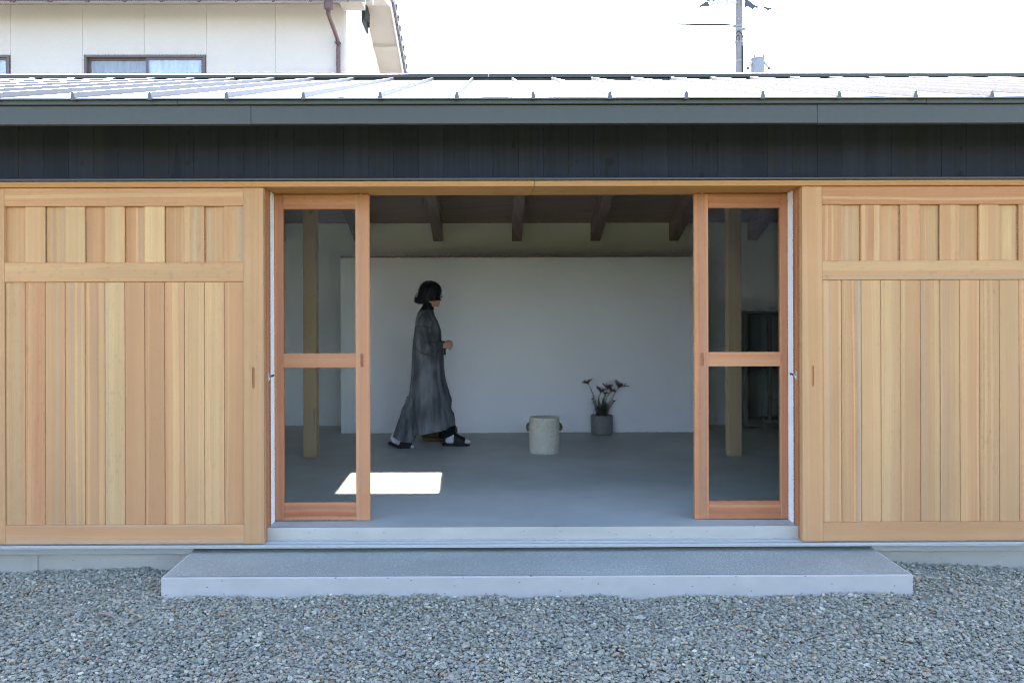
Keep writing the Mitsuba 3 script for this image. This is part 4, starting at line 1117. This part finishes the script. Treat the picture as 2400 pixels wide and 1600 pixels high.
# socks and slides
for nm, hl, bl, an, lift in (("f", heel_f, ball_f, an_f, 0.0), ("n", heel_n, ball_n, an_n, 1.0)):
    toe = np.array(bl) + (np.array(bl) - np.array(hl)) / np.linalg.norm(np.array(bl) - np.array(hl)) * (0.045 if lift == 0 else 0.040)
    if lift:
        toe = np.array(S(300, 1441, -0.072))
    up = np.array(an) + (np.array([-0.002, 0, 0.05]) if not lift else np.array([0.02, 0, 0.05]))
    sk = body_of([bone(up, 0.040, an, 0.039), bone(an, 0.039, hl, 0.033), bone(an, 0.037, bl, 0.026), bone(hl, 0.031, bl, 0.026), bone(bl, 0.026, toe, 0.0175), bone(np.array(bl) + [0, 0.018, 0], 0.02, toe + [0, 0.012, 0], 0.015), bone(np.array(bl) - [0, 0.018, 0], 0.02, toe - [0, 0.012, 0], 0.014)], 0.008, 8)
    put(f"{N}__sock", sk, "sock_white", smooth=True)
    d = (toe - np.array(hl))
    d[1] = 0
    L = np.linalg.norm(d)
    ex = d / L
    ez = np.array([-ex[2], 0, ex[0]])
    ey = np.array([0, 1.0, 0])
    out = [(-0.055, 0.0), (-0.048, 0.024), (-0.015, 0.034), (0.05, 0.033), (0.10, 0.042), (0.145, 0.046), (0.185, 0.038), (0.204, 0.016), (0.207, 0.0)]
    oc = spline(out + [(a_, -b_) for a_, b_ in out[-2:0:-1]] + [out[0]], 60)[:-1]
    pr = m3.Manifold.extrude(m3.CrossSection([oc], m3.FillRule.NonZero), 0.026)
    me = pr.refine_to_length(0.012)
    mm = me.to_mesh()
    vv, ff = np.array(mm.vert_properties[:, :3], float), np.array(mm.tri_verts)
    bend = 0.0 if not lift else 1.0
    h_ = np.array(hl) if not lift else np.array(hl)
    zz = vv[:, 2] - 0.026 - 0.029
    if lift:
        zz = zz - 0.10 * np.clip(vv[:, 0] - 0.10, 0, 1) * 0 + 1.6 * np.clip(vv[:, 0] - 0.115, 0, 1) ** 2
    P3 = h_ + vv[:, :1] * ex + vv[:, 1:2] * ey + zz[:, None] * ez
    P3[:, 2] = np.maximum(P3[:, 2], F + 0.001)
    k = put(f"{N}__slide", (P3[ff].reshape(-1, 3), np.arange(len(ff) * 3).reshape(-1, 3)), "slide_black", smooth=False)
    # strap over the foot
    st = []
    for u_, hh in ((0.050, 0.118), (0.085, 0.098), (0.12, 0.082), (0.158, 0.068)):
        ang2 = np.linspace(0.0, np.pi, 17)
        wd = np.interp(u_, [0.05, 0.1, 0.15], [0.043, 0.046, 0.047])
        sk_ = -0.030 * np.sin(ang2) * (0.6 if u_ < 0.07 else 0.1)
        base = -0.034
        pts = h_ + (u_ + 0.018 - sk_ * 0)[None] * 0 if False else h_ + (u_ + 0.0 * ang2)[:, None] * ex + (wd * np.cos(ang2))[:, None] * ey + (base + hh * np.sin(ang2) ** 0.7)[:, None] * ez
        st.append(pts)
    v1 = np.vstack(st)
    put(f"{k}__strap", (v1, grid_faces(4, 17, False)), "slide_black", smooth=True)
